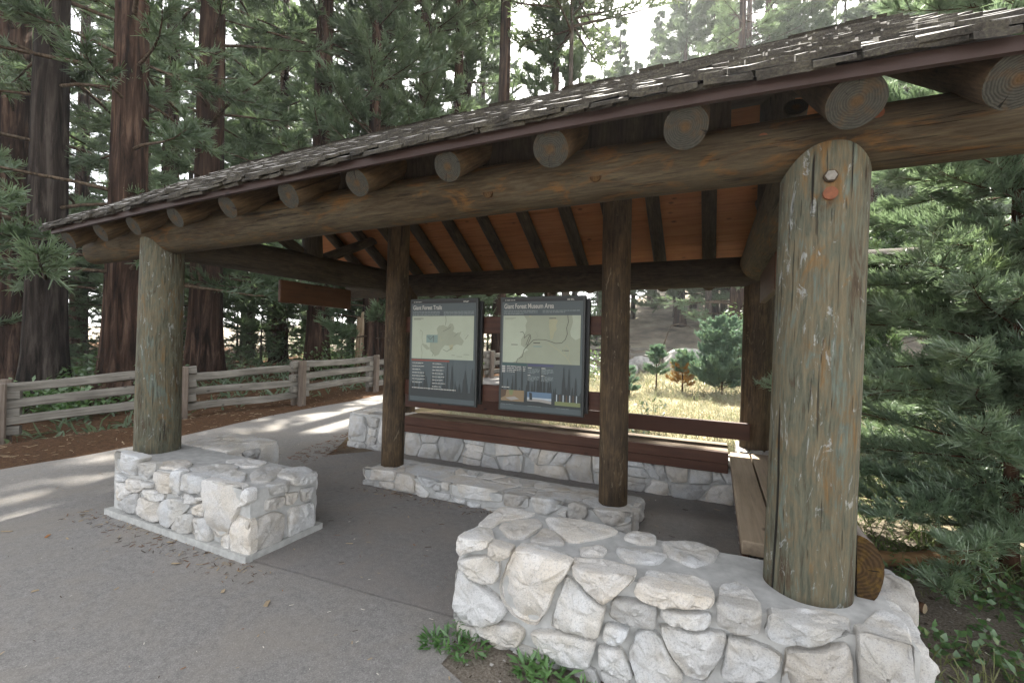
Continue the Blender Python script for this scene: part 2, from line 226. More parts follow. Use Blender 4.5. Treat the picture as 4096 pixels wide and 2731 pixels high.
def M_shingle_():
    t=NT('mossy_shingle'); v=t.coord(); geo=t.n('ShaderNodeNewGeometry')
    mp=t.n('ShaderNodeMapping'); t.l(v,mp.inputs[0]); mp.inputs['Scale'].default_value=(1,.15,1)
    f=t.noise(mp.outputs[0],60,5,.7); big=t.noise(v,7,5,.65)
    col=t.ramp(f,[(.3,(.13,.12,.11)),(.5,(.30,.285,.265)),(.72,(.46,.445,.42))])
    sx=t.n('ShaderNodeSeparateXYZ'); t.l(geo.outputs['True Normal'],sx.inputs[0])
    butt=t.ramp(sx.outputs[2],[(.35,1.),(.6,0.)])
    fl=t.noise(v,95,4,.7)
    moss_shade=t.ramp(t.math('ADD',t.math('MULTIPLY',fl,.5),t.math('MULTIPLY',big,.5)),[(.36,(.011,.010,.008)),(.5,(.042,.037,.029)),(.6,(.078,.07,.05)),(.74,(.15,.14,.10))])  # butt ends darkened by face angle: moss plus painted-in shade
    col=t.mix(butt,col,moss_shade)
    return t.pbr(col,.85,t.bump(fl,.6,.008),.3)
M_shin=M_shingle_()
# ------------------------------------------------------------------ geometry helpers
def log(name,p0,p1,r0,r1,parent,mats,n=28,seg=12,wob=.03,bow=(0,0,0),topz=None,seed=0,cut0=None):
    p0=Vector(p0); p1=Vector(p1); d=p1-p0; L=d.length
    q=Vector((0,0,1)).rotation_difference(d.normalized()); M=Matrix.Translation(p0)@q.to_matrix().to_4x4()
    bl=q.inverted()@Vector(bow); vs=[]; fs=[]; mi=[]
    for i in range(seg+1):
        t=i/seg; r=r0+(r1-r0)*t
        for k in range(n):
            a=2*math.pi*k/n; rr=r*(1+wob*noise.noise((math.cos(a)*1.2+seed*7.1,math.sin(a)*1.2,t*L*1.1+seed*3.3)))
            v=Vector((rr*math.cos(a),rr*math.sin(a),t*L))+bl*(4*t*(1-t))
            if topz and i==seg: v.z=L+topz*(1-abs(math.cos(a))**2.6)
            if cut0 and i==0: v.z+=cut0(v)
            vs.append(v)
    for i in range(seg):
        for k in range(n): fs.append((i*n+k,i*n+(k+1)%n,(i+1)*n+(k+1)%n,(i+1)*n+k)); mi.append(0)
    for ring,fl in ((0,1),(seg,0)):
        b=len(vs); vs.append(sum((vs[ring*n+k] for k in range(n)),Vector())/n)
        for k in range(n):
            a_,b_=ring*n+k,ring*n+(k+1)%n
            fs.append((b_,a_,b) if fl else (a_,b_,b)); mi.append(1)
    me=bpy.data.meshes.new(name); me.from_pydata([tuple(v) for v in vs],[],fs)
    for m in mats: me.materials.append(m)
    me.polygons.foreach_set('material_index',mi); me.update()
    o=link(name,me,parent,M); shade(o,50); return o
def chaikin(P,it=1,c=.22):
    for _ in range(it):
        Q=[]
        for i in range(len(P)):
            a,b=P[i],P[(i+1)%len(P)]
            Q+= [a*(1-c)+b*c, a*c+b*(1-c)]
        P=Q
    return P
def resample(P,n):
    L=[(P[(i+1)%len(P)]-P[i]).length for i in range(len(P))]; T=sum(L); out=[]
    i=0; acc=0.
    for k in range(n):
        s=T*k/n
        while acc+L[i]<s: acc+=L[i]; i+=1
        out.append(P[i].lerp(P[(i+1)%len(P)],(s-acc)/max(L[i],1e-9)))
    return out
class Stones:
    def __init__(s): s.v=[]; s.f=[]; s.t=[]
    def stone(s,poly,fn,th=.04,n=44,rough=.012,edge=.011,deep=.03,flat=False):
        P=resample(chaikin([Vector((p[0],p[1])) for p in poly],1,.13),n)
        c=sum(P,Vector((0,0)))/n; mr=sum((p-c).length for p in P)/n
        sd=rs.random()*100; b=len(s.v)
        tl=(rs.uniform(-1,1)*.12,rs.uniform(-1,1)*.12)
        P=[c+(p-c)*(1.035+.035*noise.noise((p.x*22+sd,p.y*22,0))+.02*noise.noise((p.x*60,p.y*60,sd))) for p in P]
        e=min(edge,mr*.3)
        cuts=[] if flat else [(rs.uniform(0,6.28),rs.uniform(.35,.8),rs.uniform(.25,.7)) for _ in range(4)]
        prof=[(0,-deep),(.0,th*.45),(e*.18,th*.85),(e*.6,th*1.0),(e*1.8,th*1.05)]
        fr=[.72,.5,.28,.1]
        rings=[(1-q/mr,h) for q,h in prof]; last=rings[-1][0]
        rings+=[(last*k,th*(1.06+.02*(1-k))) for k in fr]
        for ri,(k,h) in enumerate(rings):
            for p in P:
                q=c+(p-c)*k; hh=h
                if ri>=2:
                    w=1. if ri>3 else .6
                    hh+=w*(rough*1.5*noise.noise((q.x*7+sd,q.y*7,1))+rough*1.5*abs(noise.noise((q.x*13+sd,q.y*13,5)))+rough*.9*noise.noise((q.x*30,q.y*30+sd,2))+rough*.5*noise.noise((q.x*75,q.y*75+sd,3)))
                    for (ca,co,cs) in cuts: hh-=max(0,((q.x-c.x)*math.cos(ca)+(q.y-c.y)*math.sin(ca))-co*mr)*cs*w
                    if not flat: hh+=((q.x-c.x)*tl[0]+(q.y-c.y)*tl[1])*w
                s.v.append(tuple(fn(q.x,q.y,hh)))
        s.v.append(tuple(fn(c.x,c.y,rings[-1][1])))
        nr=len(rings)
        for i in range(nr-1):
            for k in range(n): s.f.append((b+i*n+k,b+i*n+(k+1)%n,b+(i+1)*n+(k+1)%n,b+(i+1)*n+k))
        for k in range(n): s.f.append((b+(nr-1)*n+k,b+(nr-1)*n+(k+1)%n,b+nr*n))
        g=rs.choice((rs.uniform(.70,.88),rs.uniform(.86,1.06),rs.uniform(.9,1.06))); w=rs.uniform(-.02,.045); tc=(g*(1+w),g,g*(1-w*1.2),1)
        s.t+= [tc]*(nr*n+1)
    def obj(s,name,parent,flip=False):
        M=WM[parent.name]; inv=M.inverted()
        me=bpy.data.meshes.new(name); me.from_pydata([tuple(inv@Vector(v)) for v in s.v],[],s.f)
        at=me.attributes.new('tone','FLOAT_COLOR','POINT'); at.data.foreach_set('color',[x for t in s.t for x in t])
        me.materials.append(M_stone)
        bm=bmesh.new(); bm.from_mesh(me); bmesh.ops.recalc_face_normals(bm,faces=bm.faces); bm.to_mesh(me); bm.free()
        o=link(name,me,parent,M); shade(o,38); return o
def split(u0,u1,v0,v1,su,sv,g=.010):
    """irregular rubble for faces nobody traced: cells of a jittered grid, some merged, some cut"""
    nu=max(1,round((u1-u0)/su)); nv=max(1,round((v1-v0)/sv)); du=(u1-u0)/nu; dv=(v1-v0)/nv
    G=[[Vector((u0+i*du+(rs.uniform(-.33,.33)*du if 0<i<nu else 0),v0+j*dv+(rs.uniform(-.3,.3)*dv if 0<j<nv else 0))) for i in range(nu+1)] for j in range(nv+1)]
    out=[]; used=set()
    def emit(P):
        c=sum(P,Vector((0,0)))/len(P); Q=[]
        for p in P:
            d=(c-p); Q.append(p+d.normalized()*min(g*1.35,d.length*.4))
        R_=[]
        for i in range(len(Q)):
            R_.append(Q[i]); m=Q[i].lerp(Q[(i+1)%len(Q)],rs.uniform(.35,.65)); R_.append(m+Vector((rs.uniform(-1,1),rs.uniform(-1,1)))*min(du,dv)*.05)
        out.append([tuple(q) for q in R_])
    for j in range(nv):
        for i in range(nu):
            if (i,j) in used: continue
            A,B,C_,D=G[j][i],G[j][i+1],G[j+1][i+1],G[j+1][i]
            r=rs.random()
            if r<.2 and i+1<nu and (i+1,j) not in used: used.add((i+1,j)); emit([A,B,G[j][i+2],G[j+1][i+2],C_,D])
            elif r<.38 and j+1<nv: used.add((i,j+1)); emit([A,B,C_,G[j+2][i+1],G[j+2][i],D])
            elif r<.55:
                t=rs.uniform(.3,.7); e=A.lerp(B,t); f=D.lerp(C_,1-t); emit([A,e,f,D]); emit([e,B,C_,f])
            elif r<.66:
                t=rs.uniform(.35,.65); e=A.lerp(D,t); f=B.lerp(C_,t); emit([A,B,f,e]); emit([e,f,C_,D])
            else: emit([A,B,C_,D])
    return out
def lumpy(mb,x0,x1,y0,y1,z0,z1,res=.07,amp=.008):
    def grid(fn,nu,nv):
        vs=[]
        for j in range(nv+1):
            for i in range(nu+1):
                p=Vector(fn(i/nu,j/nv)); d=noise.noise_vector(p*6)*amp+noise.noise_vector(p*23)*amp*.4; vs.append(p+d)
        mb.add(vs,[(j*(nu+1)+i,j*(nu+1)+i+1,(j+1)*(nu+1)+i+1,(j+1)*(nu+1)+i) for j in range(nv) for i in range(nu)])
    N=lambda a:max(2,int(a/res)); nx,ny,nz=N(x1-x0),N(y1-y0),N(z1-z0)
    X=lambda a:x0+(x1-x0)*a; Y=lambda a:y0+(y1-y0)*a; Zf=lambda a:z0+(z1-z0)*a
    grid(lambda a,b:(X(a),y0,Zf(b)),nx,nz); grid(lambda a,b:(X(1-a),y1,Zf(b)),nx,nz)
    grid(lambda a,b:(x0,Y(1-a),Zf(b)),ny,nz); grid(lambda a,b:(x1,Y(a),Zf(b)),ny,nz)
    grid(lambda a,b:(X(a),Y(b),z1),nx,ny)
# ------------------------------------------------------------------ stone walls
FRONT=lambda y:(lambda u,v,h:(u,y-h,v)); TOP=lambda z:(lambda u,v,h:(u,v,z+h)); EAST=lambda x:(lambda u,v,h:(x+h,u,v)); WEST=lambda x:(lambda u,v,h:(x-h,u,v)); BACK=lambda y:(lambda u,v,h:(u,y+h,v))
def wall(name,label,base): return thing(name,label,'stone wall',base)
# right front wall, L-shaped
w=wall('stone_wall','large low white granite wall nearest the camera, weeds along its foot',(-.3,2.1,0))
S=Stones()
for p in RF: S.stone(p,FRONT(2.10),.05,64,.015)
for p in RT: S.stone(p,TOP(.500),.022,44,.008,.02,.03,True)
for p in split(-1.27,.68,-.02,.06,.2,.09): S.stone(p,FRONT(2.10),.02,24,.008)
for p in split(2.1,2.6,.02,.5,.22,.17): S.stone(p,WEST(-1.255),.03,32)
for p in split(2.12,5.85,.02,.5,.28,.18): S.stone(p,EAST(.72),.04,32)
for p in split(2.68,4.9,.02,.38,.26,.15): S.stone(p,WEST(.235),.02,32)
for p in split(.24,.74,5.18,5.84,.24,.26): S.stone(p,TOP(.48),.02,32,.008,.02,.03,True)
S.stone([(.66,2.5),(.82,2.46),(.86,2.72),(.74,2.9),(.64,2.8)],TOP(.44),.07,40,.015)
S.obj('stonework',w)
m=MB(); lumpy(m,-1.255,.70,2.10,2.62,-.05,.505); lumpy(m,.235,.72,2.61,5.86,-.05,.395,.12); lumpy(m,.235,.735,5.15,5.87,-.05,.49,.1)
m.obj('mortar',M_mortar,w,True)
# left front wall
w=wall('stone_wall','low grey granite wall on a concrete strip under the left front post',(-3.9,2.3,0))
S=Stones()
for p in LF[:3]+LF[4:]: S.stone(p,FRONT(2.095),.042,52,.013)
for p in LS: S.stone(p,EAST(-2.995),.035,44,.012)
for p in LT: S.stone(p,TOP(.488),.016,40,.008,.02,.03,True)
for p in split(-4.95,-4.25,2.7,3.25,.3,.26): S.stone(p,TOP(.470),.02,36,.012,.02,.03,True)
for p in split(2.75,3.26,.02,.46,.25,.2): S.stone(p,EAST(-4.27),.04,36,.014)
for p in split(-4.2,-3.0,.03,.48,.25,.17): S.stone(p,BACK(2.66),.03,30)
for p in split(2.1,3.26,.03,.48,.25,.17): S.stone(p,WEST(-4.83 if max(q[0] for q in p)<2.62 else -4.98),.03,30)
S.stone([(1.0,0),(1,0),(1,0)],lambda u,v,h:(-3.5,2.4,.1),.01,6) if False else None
S.obj('stonework',w)
m=MB(); lumpy(m,-4.83,-2.995,2.095,2.66,.04,.488); lumpy(m,-4.98,-4.27,2.5,3.28,.0,.475)
m.obj('mortar',M_mortar,w,True)
m=MB(); lumpy(m,-4.86,-2.955,2.035,2.70,-.04,.055,.09,.004); m.obj('footing',M_conc,w)
# middle curb
w=wall('stone_curb','knee-low stone curb under the two slim inner posts',(-2,4,0))
w['category']='stone curb'
S=Stones()
for p in MF: S.stone(p,FRONT(3.725),.028,40,.01)
for p in split(-3.42,-.62,3.78,4.24,.42,.24): S.stone([(a+rs.uniform(-.03,.03),b+rs.uniform(-.03,.03)) for a,b in p],TOP(.168),.012,36,.008,.02,.03,True)
for p in split(3.75,4.25,.02,.19,.2,.17): S.stone(p,EAST(-.60),.03,32)
S.obj('stonework',w)
m=MB(); lumpy(m,-3.46,-.60,3.725,4.27,-.05,.175); m.obj('mortar',M_mortar,w,True)
# wall under the back bench
w=wall('stone_wall','stone base wall under the long back bench with a raised left end',(-2.2,5.2,0))
S=Stones()
for p in split(-3.9,.2,.0,.36,.3,.17): S.stone(p,FRONT(4.985),.03,36,.01)
for p in [[(-4.92,.11),(-4.62,.1),(-4.6,.3),(-4.63,.47),(-4.9,.46),(-4.93,.3)],[(-4.58,.33),(-4.4,.32),(-4.36,.47),(-4.58,.48)],[(-4.58,.22),(-4.42,.2),(-4.4,.3),(-4.57,.31)],[(-4.56,.02),(-4.44,.03),(-4.4,.18),(-4.5,.2),(-4.57,.14)],[(-4.37,.12),(-4.08,.1),(-4.05,.46),(-4.3,.47)],[(-4.94,0),(-4.61,-.01),(-4.61,.085),(-4.93,.09)],[(-4.5,0),(-4.25,-.01),(-4.27,.09),(-4.42,.09)],[(-4.22,0),(-3.95,0),(-3.95,.08),(-4.2,.08)],[(-4.03,.1),(-3.92,.1),(-3.92,.46),(-4.02,.46)]]: S.stone(p,FRONT(4.97),.035,36,.012)
for p in split(-4.93,-3.93,4.98,5.5,.4,.27): S.stone(p,TOP(.485),.018,36,.01,.02,.03,True)
for p in split(-4.9,.2,.02,.4,.3,.2): S.stone(p,BACK(5.50),.03,28)
for p in split(4.98,5.5,.02,.46,.25,.2): S.stone(p,WEST(-4.93),.03,28)
S.obj('stonework',w)
m=MB(); lumpy(m,-3.94,.23,4.985,5.50,-.05,.375,.1); lumpy(m,-4.93,-3.93,4.97,5.5,-.05,.49,.08); m.obj('mortar',M_mortar,w,True)
# ------------------------------------------------------------------ benches
b=thing('wooden_bench','long dark red-brown plank bench along the back below the two map panels','bench',(-1.85,5.15,.4))
def bd(name,x0,x1,y0,y1,z0,z1,mat,par,bw=.006):
    mb=MB(); mb.box(x0,x1,y0,y1,z0,z1); c=((x0+x1)/2,(y0+y1)/2,(z0+z1)/2); o=mb.obj(name,mat,par,base=c); bevel(o,bw); return o
bd('front_board',-3.91,.14,4.905,4.955,.435,.545,M_bench,b); bd('front_board',-3.91,.14,4.91,4.95,.335,.431,M_bench,b)
bd('seat_plank',-3.91,.14,4.957,5.175,.49,.548,M_seatx,b); bd('seat_plank',-3.91,.14,5.187,5.42,.49,.546,M_seatx,b)
b=thing('wooden_bench','short brown plank bench behind the big right post, its far end in sun','bench',(.38,3.7,.4))
bd('seat_plank',.155,.335,2.80,5.12,.44,.52,M_seat,b,.008); bd('seat_plank',.347,.545,2.80,5.12,.44,.522,M_seat,b,.008)
bd('front_board',.165,.20,2.86,5.1,.33,.437,M_bench,b)
# half-round log used as the side bench's back
h=thing('half_log','split half-round log lying against the right side of the big front post','log',(.66,3.9,.5))
mb=MB(); n=16; prof=[(.59,.49)]+[(.59+.10*math.sin(a),.63+.155*math.cos(a)) for a in [math.pi*(1-k/12*.93)-.1 for k in range(13)]]+[(.59,.785)]
ys=[2.43+k*.25 for k in range(13)]
vs=[]; fs=[]; mi=[]
for y in ys:
    for (px,pz) in prof: vs.append((px+.012*noise.noise((px*5,y*1.3,pz*5)),y,pz+.012*noise.noise((px*9,y*1.7,pz*9+5))))
k_=len(prof)
for i in range(len(ys)-1):
    for k in range(k_): fs.append((i*k_+k,i*k_+(k+1)%k_,(i+1)*k_+(k+1)%k_,(i+1)*k_+k)); mi.append(0)
fs.append(tuple(range(k_-1,-1,-1))); mi.append(1); fs.append(tuple((len(ys)-1)*k_+k for k in range(k_))); mi.append(1)
mb.v=vs; mb.f=fs; mb.m=mi
M_grey=plank('grey_split_log',(.04,.03,.022),(.12,.10,.085),(.26,.23,.20),.85,ax=1)
o=mb.obj('log_body',[M_grey,M_endb],h,base=(.58,2.43,.63)); shade(o,35); 
# ------------------------------------------------------------------ shelter
SH=thing('log_shelter','open log-post shelter with a mossy shingle roof','shelter',(-2.2,4,0))
RX0,RX1=-6.1,1.02; SL=.645; YR=4.0
def sag(x): return .02-.067*((x+.9)/4.6)**2 if x<-.9 else .02-.036*((x+.9)/1.75)**2
pm=[M_post,M_end]; pd=[M_postd,M_end]; bmt=[M_beam,M_end]; rm=[M_raft,M_end]
pR=log('post',(.402,2.435,.40),(.436,2.435,2.385),.174,.171,SH,pm,64,16,.03,topz=.105,seed=1)
pR['label']='thick right front post with worn green and orange stain'
pL=log('post',(-4.86,2.435,.40),(-4.85,2.435,2.40),.183,.172,SH,pm,48,16,.03,topz=.10,seed=2)
pL['label']='left front post with green stain'
p1=log('post',(-3.315,4.0,.14),(-3.285,4.0,3.78),.126,.12,SH,pd,32,14,.03,seed=3)
p2=log('post',(-.812,4.0,.14),(-.835,4.0,3.78),.127,.125,SH,pd,32,14,.04,seed=4)
log('post',(-4.27,5.42,.44),(-4.27,5.42,2.42),.15,.15,SH,pd,28,10,seed=5)
log('post',(.415,5.55,.46),(.43,5.55,2.42),.155,.15,SH,pd,28,10,seed=6)
log('beam',(-5.98,2.45,2.515),(1.9,2.45,2.535),.168,.134,SH,bmt,40,30,.035,(0,0,.022),seed=7,cut0=lambda v:.16*(-v.x/.15) if True else 0)['label']='long front beam log'
log('beam',(-5.45,5.5,2.43),(1.9,5.5,2.44),.165,.165,SH,[M_raft,M_end],36,20,.03,seed=8)
for x,xb in ((-4.86,-4.72),(.41,.41)):
    log('tie_beam',(x,2.46,2.50),(xb,5.85,2.51),.162,.19,SH,[M_raft if x<0 else M_beam,M_end],32,14,.04,seed=9+x)
    xm=(x+xb)/2
    log('king_post',(xm,4.12,2.60),(xm,4.05,3.70),.125,.12,SH,rm,24,6,seed=10+x)
    log('strut',(xm,4.3,2.66),(xm,5.25,3.12),.07,.065,SH,rm,20,6,seed=12+x); log('strut',(xm,3.92,2.68),(xm,3.1,3.05),.07,.065,SH,rm,20,6,seed=13+x)
log('ridge_beam',(RX0+.2,4.0,3.66),(.9,4.0,3.66),.11,.11,SH,rm,24,10,seed=14)
zr=lambda y:2.832+SL*(y-2.5) if y<YR else 2.832+SL*(2*YR-y-2.5)
for i,x in enumerate((-5.78,-5.17,-4.62,-4.0,-3.33,-2.68,-2.06,-1.39,-.775,-.14,  .475,.93)):
    r=(.09,.084,.08,.083,.085,.087,.085,.083,.093,.095,.098,.095)[i]; s_=sag(x)
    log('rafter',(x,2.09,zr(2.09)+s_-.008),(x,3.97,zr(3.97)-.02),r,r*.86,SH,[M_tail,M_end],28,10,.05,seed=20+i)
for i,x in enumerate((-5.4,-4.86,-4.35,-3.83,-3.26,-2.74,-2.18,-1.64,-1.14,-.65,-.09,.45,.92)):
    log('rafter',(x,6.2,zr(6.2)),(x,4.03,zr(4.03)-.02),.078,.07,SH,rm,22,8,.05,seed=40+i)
# blocking planks between the rafters above the front beam, decks, fascia, shingles
bd('blocking_board',RX0+.25,.05,2.47,2.51,2.655,2.86,M_raft,SH,.004)
RB_=zr(2.5)+.085-SL*2.5   # deck underside plane: z = RB_+SL*y
def slab(mb,x0,x1,y0,y1,o0,o1,front=True,mi=0,nx=1):
    for i in range(nx):
        a=x0+(x1-x0)*i/nx; b_=x0+(x1-x0)*(i+1)/nx
        f=lambda x,y,o:(x,y if front else 2*YR-y,RB_+SL*y+o+sag(x)*(1 if front else 0)*max(0,1-(y-1.95)/2.05))
        vs=[f(a,y0,o0),f(b_,y0,o0),f(a,y1,o0),f(b_,y1,o0),f(a,y0,o1),f(b_,y0,o1),f(a,y1,o1),f(b_,y1,o1)]
        mb.add(vs,[(0,2,3,1),(4,5,7,6),(0,1,5,4),(2,6,7,3),(0,4,6,2),(1,3,7,5)],mi)
for fr in (True,False):
    mb=MB(); y=2.06 if fr else 1.76
    while y<3.99:
        slab(mb,RX0+.1,RX1,y,min(y+.113,3.995),0,.022,fr,0,12); y+=.118
    o=mb.obj('roof_deck',M_deck,SH,base=(-2.2,3 if fr else 5,3.2))
mb=MB(); slab(mb,RX0+.1,RX1,2.05,3.995,.024,.032,True,0,12); slab(mb,RX0+.1,RX1,1.76,3.995,.024,.032,False,0,12); mb.obj('roof_underlay',M_fascia,SH)
mb=MB(); N=24
for i in range(N):
    a=RX0+.15+(RX1-RX0-.2)*i/N; b_=RX0+.15+(RX1-RX0-.2)*(i+1)/N; z=2.647
    vs=[(x,y,z+dz+sag(x)) for dz in (-.026,.026) for y in (2.02,2.045) for x in (a,b_)]
    mb.add(vs,[(0,2,3,1),(4,5,7,6),(0,1,5,4),(2,6,7,3)]+([(0,4,6,2)] if i==0 else [])+([(1,3,7,5)] if i==N-1 else []))
mb.obj('fascia_board',M_fascia,SH,base=(-2.2,1.92,2.5))
mb=MB(); z=RB_+SL*1.95
mb.box(RX0+.15,RX1,6.24,6.265,2.38,2.48); mb.obj('fascia_board',M_fascia,SH,base=(-2.2,6.08,2.5))
def shingles(front,rows=17):
    mb=MB()
    def one(x0,x1,y0,ln,o,th):
        if not front: o_=o
        sk=rs.uniform(-.007,.007); lift=rs.uniform(-.005,.007); cup=rs.uniform(-.003,.006); nx=3
        vs=[]
        for lay in (0,1):
            for tt in (0,.5,1):
                yy=y0+ln*tt
                for i in range(nx+1):
                    x=x0+(x1-x0)*i/nx; u=i/nx*2-1
                    h=o+(.023+lift)*(1-tt)-(0 if lay else th*(1-.75*tt))+cup*u*u*(1 if yy==y0 else .4)
                    jy=(sk*u+rs.uniform(-.004,.004)) if yy==y0 else 0
                    zz=RB_+SL*(yy)+.085+h+sag(x)*(1 if front else 0)*max(0,1-(yy-1.95)/2.05)
                    y_=yy+jy
                    vs.append((x,y_ if front else 2*YR-y_,zz+(rs.uniform(-.003,.003) if yy==y0 else 0)))
        w_=nx+1; fs=[]
        for r_ in range(2):
            for i in range(nx):
                a=r_*w_+i; fs.append((a,a+w_,a+w_+1,a+1)); b_=3*w_+a; fs.append((b_,b_+1,b_+w_+1,b_+w_))
        for i in range(nx): fs.append((i,i+1,3*w_+i+1,3*w_+i))
        for r_ in range(2):
            fs.append((r_*w_,3*w_+r_*w_,3*w_+(r_+1)*w_,(r_+1)*w_)); e=r_*w_+nx; fs.append((e,e+w_,3*w_+e+w_,3*w_+e))
        mb.add(vs,fs)
    exp=.150
    for r_ in range(-2,rows):
        if front and r_>14: continue
        y0=(1.985 if front else 1.73)+max(0,r_)*exp*.87+(-.012 if r_==-1 else 0)+(.006 if r_==-2 else 0); o=-.020 if r_==-2 else .001 if r_==-1 else .022
        x=RX0-.02+rs.uniform(0,.1)
        while x<RX1:
            wd=rs.choice((rs.uniform(.10,.16),rs.uniform(.15,.24),rs.uniform(.2,.30)))
            ln=.34
            if y0+ln*.9>4.02: ln=max(.12,(4.03-y0))
            one(x,min(x+wd,RX1+.05),y0+rs.uniform(-.013,.013),ln,o+rs.uniform(-.004,.006),rs.uniform(.017,.029)); x+=wd+rs.choice((.004,.007,.012,.022))
    if front:
        x=RX0
        while x<RX1:
            wd=rs.uniform(.18,.3)
            for s_ in (-1,1): pass
            x+=wd
    o=mb.obj('shingles',M_shin,SH,base=(-2.2,3 if front else 5,3.3)); return o
shingles(True); shingles(False)
mb=MB(); x=RX0
while x<RX1:
    wd=rs.uniform(.2,.32)
    for s_ in (-1,1):
        z=RB_+SL*4+.098+rs.uniform(-.005,.01)
        vs=[(x,4,z),(x+wd,4,z),(x+wd,4+s_*.13,z-.075),(x,4+s_*.13,z-.075),(x,4,z+.022),(x+wd,4,z+.022),(x+wd,4+s_*.13,z-.05),(x,4+s_*.13,z-.05)]
        mb.add(vs,[(0,1,2,3),(4,5,6,7),(0,1,5,4),(1,2,6,5),(2,3,7,6),(3,0,4,7)])
    x+=wd-.01
o=mb.obj('ridge_cap',M_shin,SH,base=(-2.2,4,3.8))
bm=bmesh.new(); bm.from_mesh(o.data); bmesh.ops.recalc_face_normals(bm,faces=bm.faces); bm.to_mesh(o.data); bm.free()
# cross boards that carry the panels, and the bench back rail
bd('cross_board',-3.24,-.90,4.03,4.08,1.685,1.86,M_board,SH); bd('cross_board',-3.24,-.90,4.03,4.08,.985,1.155,M_board,SH)
bd('back_rail',-4.2,.35,5.28,5.34,.615,.795,M_board,SH)
# bolts and wooden plugs
def disc(name,c,r,par,mat,dep=.02,n=20,nrm=(0,-1,0)):
    mb=MB(); c=Vector(c); nn=Vector(nrm); mb.tube([c-nn*.03,c+nn*dep],r,n); o=mb.obj(name,mat,par,True,base=tuple(c)); shade(o,40); return o
disc('bolt',(.43,2.252,2.335),.026,pR,M_postd,.004,20); 
bo=disc('bolt',(.43,2.248,2.335),.022,pR,M_steel,.004,6); disc('plug',(.43,2.254,2.262),.027,pR,M_plug,.004)
fb=[o for o in SH.children if o.name.startswith('beam')][0]
disc('plug',(.18,2.318,2.565),.022,fb,M_plug,.006); disc('plug',(.60,2.32,2.60),.024,fb,M_plug,.006)
M_knot=end_grain('knot',(.03,.017,.01),(.07,.035,.015),110)
for x,z in ((-.03,2.525),(.545,2.54),(-1.25,2.49),(-2.6,2.53),(-.6,2.50)): 
    k=disc('knot',(x,2.325,z),.033,fb,M_knot,.010,16)
disc('plug',(-4.66,3.9,2.52),.02,[o for o in SH.children if o.name.startswith('tie_beam')][0],M_plug,.02,16,(1,0,0)) 
# hanging blank boards under the tie beams
for x,lab in ((-4.80,'blank brown wooden board hanging under the left tie beam'),(.40,'brown wooden board seen edge-on beside the big right post')):
    t=thing('hanging_board',lab,'wooden board',(x,4.22,2.02))
    o=bd('board',x-.025,x+.025,3.65,4.785,2.02,2.295,M_signw,t,.012)
    for y in (3.95,4.5):
        mb=MB(); mb.tube([(x,y,2.28),(x,y,2.40)],.008,8); mb.obj('hanger',M_steel,t)
# ------------------------------------------------------------------ map panels
def flat(name,c,rough=.45): return simple(name,c,rough,.4,0,.06,6)
P_fr=flat('panel_frame_paint',(0.0279,0.0322,0.0310)); P_bk=flat('panel_back_black',(0.0050,0.0050,0.0056)); P_hd=flat('header_black',(0.0136,0.0136,0.0136)); P_sl=flat('slate_blue_print',(.062,.080,.083))
P_map=flat('map_paper',(0.3286,0.3658,0.2790)); P_map2=flat('map_forest',(0.2480,0.2728,0.1984)); P_yel=flat('map_meadow',(.30,.30,.19)); P_line=flat('map_road',(0.0744,0.0744,0.0558)); P_lin2=flat('map_trail',(0.2046,0.2232,0.1674))
P_txt=flat('white_print',(0.4340,0.4278,0.3844)); P_tx2=flat('small_print',(0.1860,0.2170,0.2108)); P_dk=flat('dark_tree_print',(0.0279,0.0341,0.0341)); P_red=flat('red_bar',(.20,.055,.035)); P_blu=flat('blue_bar',(.055,.06,.12)); P_teal=flat('teal_bar',(0.0310,0.0744,0.0682))
P_sky=flat('photo_sky',(.10,.16,.23)); P_tan=flat('photo_tan',(.20,.145,.08)); P_grn=flat('photo_meadow',(.15,.175,.075)); P_rock=flat('photo_rock',(0.2604,0.2480,0.2232)); P_snow=flat('photo_haze',(0.3410,0.3844,0.4092)); P_brn=flat('photo_brown',(0.0806,0.0496,0.0279)); P_insb=flat('map_inset',(0.1550,0.2232,0.1984))
